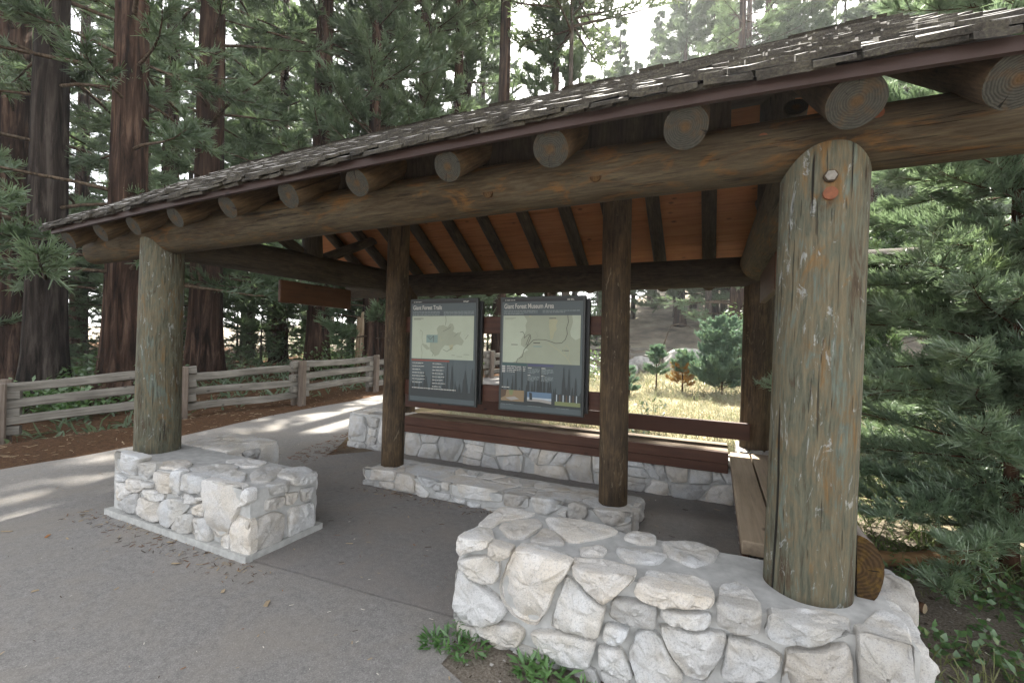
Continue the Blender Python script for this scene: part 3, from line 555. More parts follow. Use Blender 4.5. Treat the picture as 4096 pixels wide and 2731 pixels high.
def panel(x0,x1,label,title,kind):
    z0,z1=.925,2.047; W=x1-x0; H=z1-z0
    t=thing('map_panel',label,'map panel',((x0+x1)/2,3.97,z0))
    mb=MB(); mb.box(x0,x1,3.945,3.985,z0,z1); o=mb.obj('frame',P_fr,t,base=((x0+x1)/2,3.965,(z0+z1)/2)); bevel(o,.004)
    mb=MB(); mb.box(x0+.22,x1+.03,3.987,4.028,z0+.03,z1-.03); mb.obj('backing',P_bk,t)
    Y=[3.9425]
    X=lambda u:x0+u*W; Z=lambda v:z1-v*H
    def rect(mb,u0,u1,v0,v1,y,mi=0): mb.add([(X(u0),y,Z(v1)),(X(u1),y,Z(v1)),(X(u1),y,Z(v0)),(X(u0),y,Z(v0))],[(0,1,2,3)],mi)
    def poly(mb,pts,y,mi=0): mb.add([(X(u),y,Z(v)) for u,v in pts],[tuple(range(len(pts)-1,-1,-1))],mi)
    def ribbon(mb,pts,w,y,mi=0):
        P=[Vector((X(u),Z(v))) for u,v in pts]
        for a,b_ in zip(P,P[1:]):
            d=(b_-a).normalized(); nn=Vector((-d.y,d.x))*w/2; a=a-d*w*.3; b_=b_+d*w*.3
            q=[a+nn,a-nn,b_-nn,b_+nn]; mb.add([(p.x,y,p.y) for p in q],[(0,1,2,3)],mi)
    def lines(mb,u0,u1,v0,n,dv,y,mi,h=.004,last=.6):
        for i in range(n):
            u=u0; e=u1 if i<n-1 else u0+(u1-u0)*last
            while u<e-.005:
                w=rs.uniform(.012,.055); rect(mb,u,min(u+w,e),v0+i*dv,v0+i*dv+h,y,mi); u+=w+.007
    y1,y2,y3,y4=3.942,3.940,3.938,3.936
    mb=MB(); rect(mb,.025,.975,.02,.985,y1,0); rect(mb,.025,.975,.02,.045,y2,1)
    # printed forest silhouette in the lower half
    for i in range(26):
        u=.04+.92*i/25+rs.uniform(-.015,.015); hh=rs.choice((.12,.16,.2,.27,.3))*rs.uniform(.8,1.1); ww=rs.uniform(.022,.04); b0=.93; pts=[]
        top=b0-hh
        L=[];Rr=[]
        for k in range(6):
            f=k/5; wv=ww*(.15+.85*f)*rs.uniform(.7,1.15); L.append((max(.026,u-wv),top+hh*f)); Rr.append((min(.974,u+wv),top+hh*f))
        poly(mb,[(u,top-.01)]+Rr+L[::-1],y2-.0001*i,2)
    rect(mb,.026,.974,.875,.94,3.9368,2)
    mb.obj('sign_face',[P_sl,P_hd,P_dk],t)
    fo=bpy.data.curves.new('title','FONT'); fo.body=title; fo.size=.066 if kind==2 else .064; fo.offset=.0009; fo.space_character=.98
    tmp=bpy.data.objects.new('tmp',fo); C.objects.link(tmp); bpy.context.view_layer.update()
    dg=bpy.context.evaluated_depsgraph_get(); me=bpy.data.meshes.new_from_object(tmp.evaluated_get(dg)); bpy.data.objects.remove(tmp)
    me.name='title'; me.materials.clear(); me.materials.append(P_txt)
    Tw=max(v.co.x for v in me.vertices); want=(.44 if kind==1 else .60)*W; k=want/Tw
    M=Matrix.Translation((X(.05),y3,Z(.103)))@Matrix.Rotation(R(90),4,'X')@Matrix.Diagonal((k,1.0,1,1)); link('title',me,t,M)
    mb=MB()
    lines(mb,.06,.27,.028,1,.01,y3,0,.005); lines(mb,.80,.93,.026,1,.009,y3,0,.004); lines(mb,.80,.93,.034,1,.009,y3,0,.004)
    lines(mb,.05,.46,.122,4 if kind==1 else 3,.0135,y3,1,.006); lines(mb,.52,.95,.122,4 if kind==1 else 2,.0135,y3,1,.006)
    if kind==1:
        for c_,n_ in ((.06,7),(.37,8)):
            for i in range(n_): lines(mb,c_,c_+rs.uniform(.12,.2),.615+i*.031,1,.01,y3,0,.006,1); lines(mb,c_,c_+rs.uniform(.2,.27),.625+i*.031,1,.009,y3,1,.004)
        lines(mb,.06,.72,.855,2,.022,y3,0,.008,.98); lines(mb,.06,.2,.905,2,.01,y3,1,.004)
    else:
        for i in range(4): rect(mb,.04,.08,.605+i*.016,.614+i*.016,y3,0); lines(mb,.1,.2,.605+i*.016,1,.01,y3,0,.005,1)
        for i in range(3): lines(mb,.2,.28,.607+i*.016,1,.01,y3,0,.005,1); lines(mb,.3,.33,.607+i*.016,1,.01,y3,0,.005,1)
        for c_ in (.36,.52):
            lines(mb,c_,c_+.08,.612,1,.01,y3,0,.006); lines(mb,c_,c_+.14,.624,4,.011,y3,1,.005); lines(mb,c_,c_+.06,.675,1,.01,y3,0,.006); lines(mb,c_,c_+.14,.687,4,.011,y3,1,.005)
        lines(mb,.04,.2,.79,1,.01,y3,0,.007); 
        for i in range(3): lines(mb,.035+i*.33,.30+i*.33,.925,2,.012,y3,1,.006)
    mb.obj('small_print',[P_txt,P_tx2],t)
    mb=MB(); ma,mb_=.165,.575
    rect(mb,.045,.955,ma,mb_,y2-.0031,0); m1,m2,m3=y2-.0036,y2-.0042,y2-.0048
    if kind==2:
        poly(mb,[(.30,ma),(.955,ma),(.955,mb_),(.17,mb_),(.24,.55),(.28,.50),(.36,.46),(.31,.44),(.27,.42),(.27,.37),(.31,.33),(.33,.29),(.32,.25),(.34,.21)],m1,1)
        poly(mb,[(.60,.20),(.67,.19),(.70,.21),(.68,.25),(.69,.28),(.66,.31),(.65,.36),(.62,.37),(.61,.30),(.60,.26)],m2,2)
        poly(mb,[(.86,.165),(.955,.165),(.955,.35),(.90,.37),(.85,.34),(.84,.30),(.87,.22)],m2,0); poly(mb,[(.36,.165),(.39,.165),(.385,.18),(.365,.18)],m2,2)
        ribbon(mb,[(.22,.575),(.23,.545),(.29,.52),(.31,.46),(.36,.42),(.42,.375),(.48,.37),(.56,.372),(.62,.385),(.68,.40),(.75,.395),(.79,.365),(.81,.32),(.80,.27),(.82,.22),(.81,.165)],.006,m3,3)
        ribbon(mb,[(.33,.42),(.36,.36),(.38,.33),(.385,.36),(.36,.40),(.34,.44)],.006,m3,3); ribbon(mb,[(.26,.31),(.29,.305),(.31,.33),(.31,.36),(.34,.34),(.37,.325)],.005,m3,3)
        ribbon(mb,[(.34,.47),(.33,.52),(.34,.575)],.004,m3,4); ribbon(mb,[(.44,.30),(.47,.34),(.44,.37)],.004,m3,4); ribbon(mb,[(.60,.40),(.72,.46),(.80,.51),(.86,.57)],.006,m3,5); ribbon(mb,[(.80,.51),(.77,.45),(.80,.41),(.84,.45),(.83,.52)],.004,m3,5)
        rect(mb,.42,.50,.395,.404,m3,3); rect(mb,.15,.23,.415,.421,m3,3); rect(mb,.60,.68,.186,.193,m3,3); rect(mb,.755,.83,.455,.461,m3,3); rect(mb,.065,.20,.185,.190,m3,4); rect(mb,.065,.17,.195,.199,m3,4); rect(mb,.42,.52,.425,.434,m3,6)
    else:
        poly(mb,[(.45,.26),(.52,.25),(.58,.27),(.62,.235),(.66,.24),(.68,.28),(.66,.31),(.72,.33),(.78,.31),(.76,.35),(.82,.40),(.79,.44),(.72,.43),(.66,.45),(.55,.44),(.50,.48),(.46,.53),(.40,.55),(.36,.51),(.32,.47),(.33,.42),(.40,.38),(.44,.33),(.42,.29)],m1,1)
        poly(mb,[(.20,.43),(.27,.44),(.33,.48),(.28,.49),(.23,.46)],m1,1); poly(mb,[(.61,.44),(.67,.43),(.66,.48),(.63,.49)],m2,2)
        rect(mb,.27,.44,.345,.42,m2,6); rect(mb,.27,.34,.36,.364,m3,3); ribbon(mb,[(.30,.37),(.33,.39),(.38,.355),(.38,.41)],.006,m3,3)
        ribbon(mb,[(.20,.575),(.21,.52),(.19,.46),(.22,.43),(.20,.38),(.21,.32),(.17,.30)],.004,m3,4); ribbon(mb,[(.55,.25),(.56,.21),(.55,.165)],.004,m3,3); ribbon(mb,[(.52,.31),(.58,.29),(.63,.27)],.004,m3,3)
        ribbon(mb,[(.33,.49),(.38,.52),(.36,.55)],.003,m3,3); ribbon(mb,[(.52,.48),(.58,.50),(.66,.46)],.004,m3,3); ribbon(mb,[(.68,.36),(.74,.32)],.003,m3,3); ribbon(mb,[(.84,.38),(.88,.34)],.003,m3,3)
        ribbon(mb,[(.48,.36),(.49,.40),(.53,.39)],.005,m3,5); rect(mb,.07,.22,.186,.191,m3,3); rect(mb,.07,.18,.196,.200,m3,3); rect(mb,.65,.70,.53,.536,m3,4); rect(mb,.72,.80,.54,.545,m3,4); rect(mb,.82,.9,.52,.525,m3,4)
    mb.obj('map',[P_map,P_map2,P_yel,P_line,P_lin2,P_yel,P_insb],t)
    if kind==1:
        mb=MB(); rect(mb,.045,.62,.583,.598,y3-.0006,0); mb.obj('title_bar',P_red,t)
    else:
        mb=MB(); rect(mb,.36,.66,.583,.600,y3-.0006,0); rect(mb,.045,.345,.583,.600,y3-.0006,1); mb.obj('title_bar',[P_blu,P_teal],t)
        y5=y4-.0010
        for i in range(3):
            a=.035+i*.325; c=a+.285; mb=MB(); mats=[P_tan,P_brn,P_sky,P_grn,P_rock,P_snow,P_dk]
            fx=lambda q:a+(c-a)*q
            if i==0:
                rect(mb,a,c,.815,.912,y5,0); poly(mb,[(fx(.0),.815),(fx(.25),.815),(fx(.2),.87),(fx(0),.89)],y5-.0005,1); poly(mb,[(fx(.35),.815),(fx(.55),.815),(fx(.5),.86),(fx(.38),.86)],y5-.0005,3); poly(mb,[(fx(.2),.885),(fx(.6),.87),(fx(.8),.89),(fx(.45),.905)],y5-.0008,4)
            elif i==1:
                rect(mb,a,c,.82,.916,y5,2); rect(mb,a,c,.868,.885,y5-.0004,5); poly(mb,[(fx(0),.885),(fx(.3),.878),(fx(.7),.88),(fx(1),.89),(fx(1),.916),(fx(0),.916)],y5-.0008,4); poly(mb,[(fx(0),.9),(fx(.5),.9),(fx(1),.912),(fx(1),.916),(fx(0),.916)],y5-.0012,6); poly(mb,[(fx(.08),.825),(fx(.2),.83),(fx(.22),.89),(fx(.1),.89)],y5-.0012,6)
            else:
                rect(mb,a,c,.825,.918,y5,6)
                for k in range(7): rect(mb,fx(.05+k*.13),fx(.09+k*.13),.828,.885,y5-.0004,(5,1)[k%2])
                rect(mb,a,c,.885,.918,y5-.0008,3)
            mb.obj('photo',mats,t)
panel(-3.067,-2.213,'map panel titled Giant Forest Trails with a red bar under the map','Giant Forest Trails',1)
panel(-1.955,-1.087,'map panel titled Giant Forest Museum Area with three photos at the bottom','Giant Forest Museum Area',2)
TREES=[['B',-21.6,16.46,1.3,''],['B',-12.81,13.91,1.15,''],['B',-13.49,18.01,1.35,''],['B',-14.13,23.22,1.4,''],['B',-18.69,33.23,1.6,''],['N',-7.7,21.23,1.25,'narrow columnar sequoia at the left side of the sky gap'],['H',-15.0,16.98,1.0,'very tall bare-stemmed sequoia behind the stump, added for shade'],['H',-11.91,18.73,1.0,'very tall sequoia with bare stem above the left map panel'],['Q',-6.49,20.02,1.0,'tall thin pine left of the sky gap, added to shade the bench'],['H',-9.88,19.78,1.16,'very tall sequoia above the gap between the map panels, added for shade'],['A',-22.63,11.58,0.8,'slim grey trunk between the two large red-brown trunks at upper left'],['A',-22.14,6.52,1.0,'reddish sequoia trunk at the far left edge, left of the dark grey-brown trunk'],['F',-24.92,17.13,1.0,''],['F',-27.49,20.35,1.1,''],['Y',-21.17,16.66,0.9,''],['Y',-26.6,17.46,1.2,''],['Y',-21.06,15.06,0.8,''],['Y',-15.01,14.55,0.75,'small young fir just left of the broken stump'],['F',-18.05,18.1,0.9,''],['A',-35.44,13.37,0.9,''],['F',-40.0,16.78,1.2,''],['F',-37.01,20.36,1.1,''],['F',-32.99,15.61,1.0,''],['F',-41.03,25.12,1.3,''],['F',-30.46,25.59,1.2,''],['F',-41.8,13.74,1.0,''],['B',-30.56,7.92,1.2,''],['B',-25.74,5.74,1.1,''],['F',-34.87,32.37,1.3,''],['Y',-23.06,24.6,1.2,''],['F',-32.07,21.54,1.1,''],['Y',-25.9,10.07,0.9,''],['Y',-23.08,8.07,0.6,''],['Y',-31.84,9.53,1.1,''],['Y',-29.12,15.19,1.2,''],['Y',-30.52,17.85,1.0,''],['Y',-25.2,19.2,1.2,''],['Y',-22.12,19.53,1.1,''],['F',-44.77,12.37,1.2,''],['B',-45.45,20.87,1.2,''],['B',-18.49,21.2,1.0,''],['Y',-21.76,27.4,1.3,''],['Y',-15.34,22.66,1.2,'small young fir behind the first map panel'],['Y',-14.08,26.54,1.3,''],['Y',-7.35,29.65,1.2,'small young fir behind the fence right of the second map panel'],['B',-11.39,32.19,0.8,''],['P',-9.63,31.9,1.05,'sunlit thin pine standing against the sky gap above the roof'],['F',-11.07,45.56,1.15,''],['F',-6.86,40.89,0.92,'blue-grey fir standing alone in the bright sky gap above the roof'],['F',-4.41,53.04,1.3,''],['F',-7.97,64.61,1.2,''],['P',-2.01,45.33,1.1,''],['B',-0.11,41.8,1.05,''],['B',1.55,52.48,1.3,''],['A',1.66,33.81,0.85,'left trunk of a pair of brown sequoias above the roof at upper right'],['A',2.82,34.35,0.9,'right trunk of a pair of brown sequoias above the roof at upper right'],['F',5.79,51.14,1.25,''],['B',7.79,49.86,1.25,''],['F',11.74,60.49,1.3,''],['P',10.8,46.84,1.0,''],['F',16.65,60.56,1.2,''],['A',12.15,35.35,1.15,'thick brown sequoia trunk above the right end of the roof'],['B',19.6,48.7,1.2,''],['B',16.63,37.42,1.0,''],['F',22.3,45.54,1.1,''],['B',-2.69,38.41,1.25,''],['P',-0.48,31.72,0.95,''],['B',5.03,35.36,1.15,''],['P',7.84,37.76,1.05,''],['B',9.02,36.11,1.1,''],['B',12.01,39.69,1.2,''],['F',-8.37,40.19,1.05,''],['F',-5.66,45.85,1.15,''],['F',0.54,39.9,1.2,''],['P',14.49,37.53,1.0,''],['F',-3.26,41.45,0.9,'grey fir trunk on the bare slope seen under the back beam'],['F',-6.61,33.3,0.8,'thin pale fir trunk on the slope just right of the slim middle post'],['F',-6.6,49.82,1.1,''],['A',0.96,25.78,0.75,'red-brown sequoia trunk behind the plump young sequoia in the meadow'],['A',3.31,37.88,0.8,'dim red-brown sequoia trunk behind the back right post'],['F',14.4,55.11,1.1,''],['F',13.88,50.47,1.0,''],['F',17.36,59.78,1.1,''],['F',14.27,46.24,1.0,''],['F',23.18,65.78,1.2,''],['F',27.1,63.18,1.2,''],['Y',8.88,33.84,1.1,'small fir on the slope just right of the big front post']]
# ------------------------------------------------------------------ ground
def sst(a,b,v): t=min(1,max(0,(v-a)/(b-a))); return t*t*(3-2*t)
def hz(x,y):
    d=max(0.,y-27); s=.34*(d-4*(1-math.exp(-d/4.)))
    s=min(s,26*(1-math.exp(-s/26)) if s>0 else 0)
    return s*(.3+.7*sst(-18,-6,x))-.32*sst(8.8,11,-x)*(1-sst(4.5,7.5,y))+.034*max(0,min(y,32)-8.5)
def np_mesh(name,V,F,mats,mi=None,smooth=False):
    me=bpy.data.meshes.new(name); V=np.asarray(V,np.float32); F=np.asarray(F,np.int32)
    me.vertices.add(len(V)); me.vertices.foreach_set('co',V.ravel())
    k=F.shape[1]; me.loops.add(F.size); me.loops.foreach_set('vertex_index',F.ravel())
    me.polygons.add(len(F)); me.polygons.foreach_set('loop_start',np.arange(0,F.size,k,dtype=np.int32))
    try: me.polygons.foreach_set('loop_total',np.full(len(F),k,np.int32))
    except Exception: pass
    for m in (mats if isinstance(mats,(list,tuple)) else [mats]): me.materials.append(m)
    if mi is not None: me.polygons.foreach_set('material_index',np.asarray(mi,np.int32))
    if smooth: me.polygons.foreach_set('use_smooth',np.ones(len(F),bool))
    me.update(calc_edges=True); return me
def M_ground_():
    t=NT('forest_floor'); geo=t.n('ShaderNodeNewGeometry'); P=geo.outputs['Position']
    f=t.noise(P,18,6,.7); b=t.noise(P,.55,4,.6); fine=t.noise(P,70,4,.7)
    need=t.ramp(t.math('ADD',t.math('MULTIPLY',f,.5),t.math('MULTIPLY',fine,.5)),[(.36,(.03,.018,.011)),(.5,(.095,.052,.028)),(.62,(.17,.10,.055)),(.72,(.28,.19,.12))])
    dry=t.ramp(t.math('ADD',t.math('MULTIPLY',f,.5),t.math('MULTIPLY',b,.5)),[(.35,(.13,.105,.06)),(.5,(.27,.225,.13)),(.66,(.38,.33,.21))])
    hill=t.ramp(t.math('ADD',t.math('MULTIPLY',b,.55),t.math('MULTIPLY',fine,.45)),[(.38,(.10,.086,.072)),(.5,(.25,.215,.17)),(.62,(.42,.38,.29))])
    soil=t.ramp(t.math('ADD',t.math('MULTIPLY',fine,.6),t.math('MULTIPLY',b,.4)),[(.36,(.09,.075,.06)),(.5,(.21,.18,.145)),(.66,(.35,.31,.255))])
    sx=t.n('ShaderNodeSeparateXYZ'); t.l(P,sx.inputs[0]); w=t.math('MULTIPLY',t.math('SUBTRACT',b,.5),2.5)
    X=t.math('ADD',sx.outputs[0],w); Y=t.math('ADD',sx.outputs[1],w)
    col=t.mix(t.math('MULTIPLY',t.math('ADD',X,7.2),.8,True),need,dry)
    col=t.mix(t.math('MULTIPLY',t.math('SUBTRACT',Y,24),.25,True),col,hill)
    col=t.mix(t.math('MULTIPLY',t.math('SUBTRACT',6.2,Y),.6,True),col,t.mix(t.math('MULTIPLY',t.math('ADD',X,5.5),.8,True),need,soil))
    return t.pbr(col,.95,t.bump(t.math('ADD',f,fine),.8,.03),.1)
M_ground=M_ground_()
g=[math.sinh(-5.2+10.4*i/200)*160/math.sinh(5.2) for i in range(201)]
gx=[-2+v for v in g]; gy=[8+v for v in g]
V=[(x,y,hz(x,y)+(.16*noise.noise((x*.3,y*.3,0))*sst(26,34,y)) -.002) for y in gy for x in gx]
F=[(j*201+i,j*201+i+1,(j+1)*201+i+1,(j+1)*201+i) for j in range(200) for i in range(200)]
struct(link('ground',np_mesh('ground',V,F,M_ground,None,True)))
def M_asph_(name,lo,mid,hi,dust):
    t=NT(name); geo=t.n('ShaderNodeNewGeometry'); P=geo.outputs['Position']
    a=t.noise(P,125,4,.8); b=t.noise(P,2.1,5,.6,.5); c=t.noise(P,22,5,.65)
    col=t.ramp(t.math('ADD',t.math('MULTIPLY',a,.7),t.math('MULTIPLY',c,.3)),[(.36,lo),(.5,mid),(.66,hi)])
    col=t.mix(t.ramp(b,[(.42,0.),(.66,.6)]),col,dust)
    v=t.vor(P,80.); col=t.mix(t.ramp(v.outputs['Distance'],[(.10,.7),(.22,0.)]),col,tuple(min(1,x*1.9) for x in mid))
    v2=t.vor(P,33.); col=t.mix(t.ramp(v2.outputs['Distance'],[(.035,.8),(.06,0.)]),col,(.42,.39,.34))
    return t.pbr(col,.92,t.bump(a,.7,.005),.2)
M_asph=M_asph_('path_asphalt',(.15,.145,.138),(.235,.225,.212),(.34,.325,.305),(.27,.245,.212))
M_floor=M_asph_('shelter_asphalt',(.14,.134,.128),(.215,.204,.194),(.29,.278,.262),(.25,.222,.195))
def sheet(name,pts,z,mat,res=.25,jit=.03):
    P=[Vector((p[0],p[1])) for p in pts]; Q=[]
    for i in range(len(P)):
        a,b=P[i],P[(i+1)%len(P)]; n=max(1,int((b-a).length/res))
        for k in range(n):
            q=a.lerp(b,k/n); d=noise.noise((q.x*2.2,q.y*2.2,4))*jit+noise.noise((q.x*8,q.y*8,9))*jit*.5; nn=Vector((-(b-a).y,(b-a).x)).normalized(); Q.append(q+nn*d)
    from mathutils.geometry import delaunay_2d_cdt
    n=len(Q); xs=[q.x for q in Q]; ys=[q.y for q in Q]; G=[]
    for i in range(int((max(xs)-min(xs))/.6)+1):
        for j in range(int((max(ys)-min(ys))/.6)+1): G.append(Vector((min(xs)+i*.6+.013*j,min(ys)+j*.6+.011*i)))
    Q=Q+G; v2,_,f2,_,_,_=delaunay_2d_cdt(Q,[(i,(i+1)%n) for i in range(n)],[],1,1e-5)
    bm=bmesh.new(); vs=[bm.verts.new((q.x,q.y,z+hz(q.x,q.y)+.012*sst(9,12,q.y))) for q in v2]
    for f in f2:
        try: bm.faces.new([vs[i] for i in f])
        except ValueError: pass
    bm.normal_update()
    for f in bm.faces:
        if f.normal.z<0: f.normal_flip()
    me=bpy.data.meshes.new(name); bm.to_mesh(me); bm.free(); me.materials.append(mat); return struct(link(name,me))
sheet('path',[(-7.6,-6),(2.5,-6),(.8,.9),(-.4,1.55),(-1.2,1.85),(-1.2,2.4),(-2.9,2.4),(-2.9,2.8),(-4.2,2.75),(-4.3,3.4),(-4.75,4.3),(-4.95,4.75),(-5.4,5.4),(-6.0,6.2),(-6.15,7.5),(-6.5,10),(-6.6,13),(-6.0,17),(-4.5,20.5),(-5.2,22.5),(-6.6,21.0),(-7.4,17),(-8.45,13),(-8.5,10),(-8.35,7.5),(-8.15,6),(-7.75,4.6),(-7.5,3.6),(-7.43,2.8),(-7.46,2.0)],.003,M_asph)
sheet('shelter_floor',[(-2.98,2.09),(-1.24,2.19),(.24,2.5),(.26,5.0),(-4.3,5.0),(-4.78,4.4),(-4.3,3.2),(-4.2,2.66),(-3.0,2.66)],.008,M_floor,.2,.012)
# ------------------------------------------------------------------ foliage generators
def ribbons(P,D,L,W,rng,seg=2,bend=.15,grav=(0,0,1)):
    N=len(P); D=D/np.linalg.norm(D,axis=1,keepdims=True)
    rnd=rng.normal(size=(N,3)); S=np.cross(D,rnd); S/=np.linalg.norm(S,axis=1,keepdims=True)+1e-9
    B=(rng.normal(size=(N,3))*.5+np.array(grav)*.6)*(L*bend)[:,None]
    W=W[:,None]
    if seg==1:
        a=P; e=P+D*L[:,None]+B
        V=np.stack([a-S*W*.5,a+S*W*.5,e+S*W*.22,e-S*W*.22],1); nv=4; fq=[[0,1,2,3]]
    else:
        a=P; m=P+D*(L*.5)[:,None]+B*.25; e=P+D*L[:,None]+B
        V=np.stack([a-S*W*.35,a+S*W*.35,m+S*W*.5,m-S*W*.5,e+S*W*.15,e-S*W*.15],1); nv=6; fq=[[0,1,2,3],[3,2,4,5]]
    F=(np.arange(N)*nv)[:,None,None]+np.array(fq)[None]
    return V.reshape(-1,3),F.reshape(-1,4)
def conifer(name,rng,H,z0,prof,nb,fol,wood,e0=(.1,.3),droop=.35,tip=.25,tmin=.3,nlet=16,ns=20,letL=.5,L=.16,W=.02,seg=1,lat=.8,up=.25,pz=1.,br=.03,rtr=lambda z:.1,zbias=1.,spread=.75,ragged=.35,bend=.15):
    u=np.sort(rng.random(nb))**zbias; z=z0+(H-z0)*u; az=(np.arange(nb)*2.39996+rng.normal(size=nb)*.5)%6.283
    Lb=np.array([prof(v) for v in u])*(1-ragged+2*ragged*rng.random(nb)); e=rng.uniform(*e0,size=nb)*(1-.0*u)+.5*u*u*up
    rad=np.stack([np.cos(az),np.sin(az),0*az],1); side=np.stack([-np.sin(az),np.cos(az),0*az],1)
    cv=rng.normal(size=nb)*.18
    def pos(t):
        r0=np.array([rtr(v) for v in z])*.7
        return (rad[:,None]*(r0[:,None]+Lb[:,None]*t)[...,None]+side[:,None]*(Lb*cv)[:,None,None]*(t**2)[...,None]
                +np.array([0,0,1.])*(z[:,None]+Lb[:,None]*(e[:,None]*t-droop*t**2+tip*t**3))[...,None])
    mb=MB(); ts=np.tile(np.linspace(0,1,6),(nb,1)); PP=pos(ts)
    for i in range(nb):
        r0=br*(Lb[i]/3)**.8*1.0
        mb.tube(PP[i],[r0*(1-.85*k/5) for k in range(6)],5,0,False)
    t=1-(1-tmin)*rng.random((nb,nlet))**.85; b=pos(t); tg=pos(np.minimum(t+.03,1.03))-pos(t-.03); tg/=np.linalg.norm(tg,axis=2,keepdims=True)
    s=rng.choice([-1,1],size=(nb,nlet))*rng.uniform(.3,1.,size=(nb,nlet))
    ax=tg*rng.uniform(.5,1.,size=(nb,nlet,1))+side[:,None]*(s*lat)[...,None]+np.array([0,0,1.])*rng.normal(up,.3,size=(nb,nlet,1))
    ax/=np.linalg.norm(ax,axis=2,keepdims=True)
    ll=letL*(1.25-.6*t)*rng.uniform(.6,1.2,size=t.shape)*np.minimum(1,(Lb/2.)[:,None]**.5)
    uu=rng.random((nb,nlet,ns)); base=b[:,:,None]+ax[:,:,None]*(ll[...,None]*uu)[...,None]
    # a thin twig along each spray
    for i in range(nb):
        for j in range(0,nlet,2): mb.tube([b[i,j],b[i,j]+ax[i,j]*ll[i,j]*.5,b[i,j]+ax[i,j]*ll[i,j]],[br*.16,br*.12,br*.06],3,0,False)
    D=ax[:,:,None]*.75+rng.normal(size=(nb,nlet,ns,3))*spread*.6+np.array([0,0,up*.6])
    P=base.reshape(-1,3); D=D.reshape(-1,3); N=len(P)
    LL=L*rng.uniform(.6,1.3,size=N); WW=W*rng.uniform(.7,1.3,size=N)
    V,F=ribbons(P,D,LL,WW,rng,seg,bend)
    bv=np.array([tuple(v) for v in mb.v],np.float32); bf=np.array(mb.f,np.int32)+len(V)
    return np_mesh(name+'_crown',np.concatenate([V,bv]),np.concatenate([F,bf]),[fol,wood],np.concatenate([np.zeros(len(F),int),np.ones(len(bf),int)]))
def trunk_mesh(name,H,r,mat,flare=.5,fz=.8,flute=.05,n=36,lean=0,seed=0,power=.75,top=.02):
    zs=[-.3,0,.15,.35,.6,1,1.5,2.2,3,4,5.5,7,9,11,13,16,20,25,30,36,44]; zs=[z for z in zs if z<H]+[H]; vs=[]; fs=[]
    for z in zs:
        zz=max(0,z); rr=r*max(top/r,(1-zz/H)**power)+r*flare*math.exp(-zz/fz)
        for k in range(n):
            a=2*math.pi*k/n
            fl=1+flute*(noise.noise((math.cos(a)*2.6+seed,math.sin(a)*2.6,zz*.12))*1.6+.6*noise.noise((math.cos(a)*7,math.sin(a)*7+seed,zz*.25)))*(1+1.6*math.exp(-zz/fz))
            vs.append((rr*fl*math.cos(a)+lean*zz,rr*fl*math.sin(a),z))
    for j in range(len(zs)-1):
        for k in range(n): fs.append((j*n+k,j*n+(k+1)%n,(j+1)*n+(k+1)%n,(j+1)*n+k))
    return np_mesh(name,vs,fs,mat,None,True)
rng=np.random.default_rng(5)
Lf_seq=leafm('sequoia_foliage',(.085,.14,.076),(.195,.285,.16),.48,None,.12,.6)
Lf_fir=leafm('fir_foliage',(.09,.145,.085),(.195,.275,.165),.5,None,.10,.8)
Lf_blue=leafm('young_sequoia_foliage',(.095,.185,.135),(.20,.33,.24),.42,(.24,.36,.14),.15,2.5)
Lf_hero=leafm('sapling_sequoia_foliage',(.125,.205,.13),(.26,.37,.225),.5,(.27,.37,.14),.22,1.2)
Lf_pine=leafm('pine_foliage',(.06,.10,.04),(.14,.20,.09),.45,None,.12,.8)
Lf_brd=leafm('bush_leaves',(.05,.12,.03),(.13,.26,.07),.45,None,.25,3)
Lf_weed=leafm('weed_leaves',(.08,.19,.05),(.17,.33,.10),.35,None,.15,5)
Lf_dry=leafm('dry_grass',(.27,.26,.165),(.50,.485,.37),.3,(.19,.28,.11),.05,1.4)
Lf_rust=leafm('dead_needles',(.30,.13,.03),(.45,.24,.06),.3,None,.05,4)
M_bseq=bark('sequoia_bark_red',(.008,.006,.005),(.045,.027,.019),(.12,.078,.056))
M_bdrk=bark('sequoia_bark_grey',(.007,.006,.005),(.036,.028,.023),(.095,.08,.068))
M_bfir=bark('fir_bark',(.02,.017,.014),(.08,.068,.056),(.17,.148,.125),.16,9,.03)
M_twig=bark('twig_bark',(.03,.022,.015),(.085,.062,.042),(.15,.12,.09),.4,12,.005)
M_twred=bark('sapling_bark',(.03,.016,.01),(.09,.048,.028),(.16,.10,.065),.25,14,.01)
PROTO={}
def proto(kind,trunk,crown): PROTO[kind]=(trunk,crown)
proto('A',trunk_mesh('trunk',36,.48,M_bseq,.35,.9,.06),conifer('open_sequoia',rng,34,3.2,lambda u:3.6*(1-u)**.6+.5,84,Lf_seq,M_twig,(-.05,.3),.45,.35,.38,18,44,.7,.21,.027,1,.8,.1,spread=.55,br=.05,rtr=lambda z:.4*(1-z/40),zbias=1.15,bend=.25))
proto('B',trunk_mesh('trunk',23,.30,M_bseq,.4,.7,.05),conifer('dense_sequoia',rng,22.5,1.2,lambda u:2.5*(1-u)**.62+.3,150,Lf_seq,M_twig,(-.05,.2),.25,.35,.32,20,42,.62,.21,.03,1,.9,.2,spread=.55,br=.035,rtr=lambda z:.22*(1-z/24),zbias=1.1,bend=.25))
proto('N',trunk_mesh('trunk',23,.26,M_bseq,.4,.7,.05),conifer('narrow_sequoia',rng,22.5,1.0,lambda u:1.25*(1-u)**.5+.3,130,Lf_seq,M_twig,(-.05,.2),.2,.4,.2,18,42,.55,.2,.03,1,.9,.3,spread=.55,br=.03,rtr=lambda z:.2*(1-z/24)))
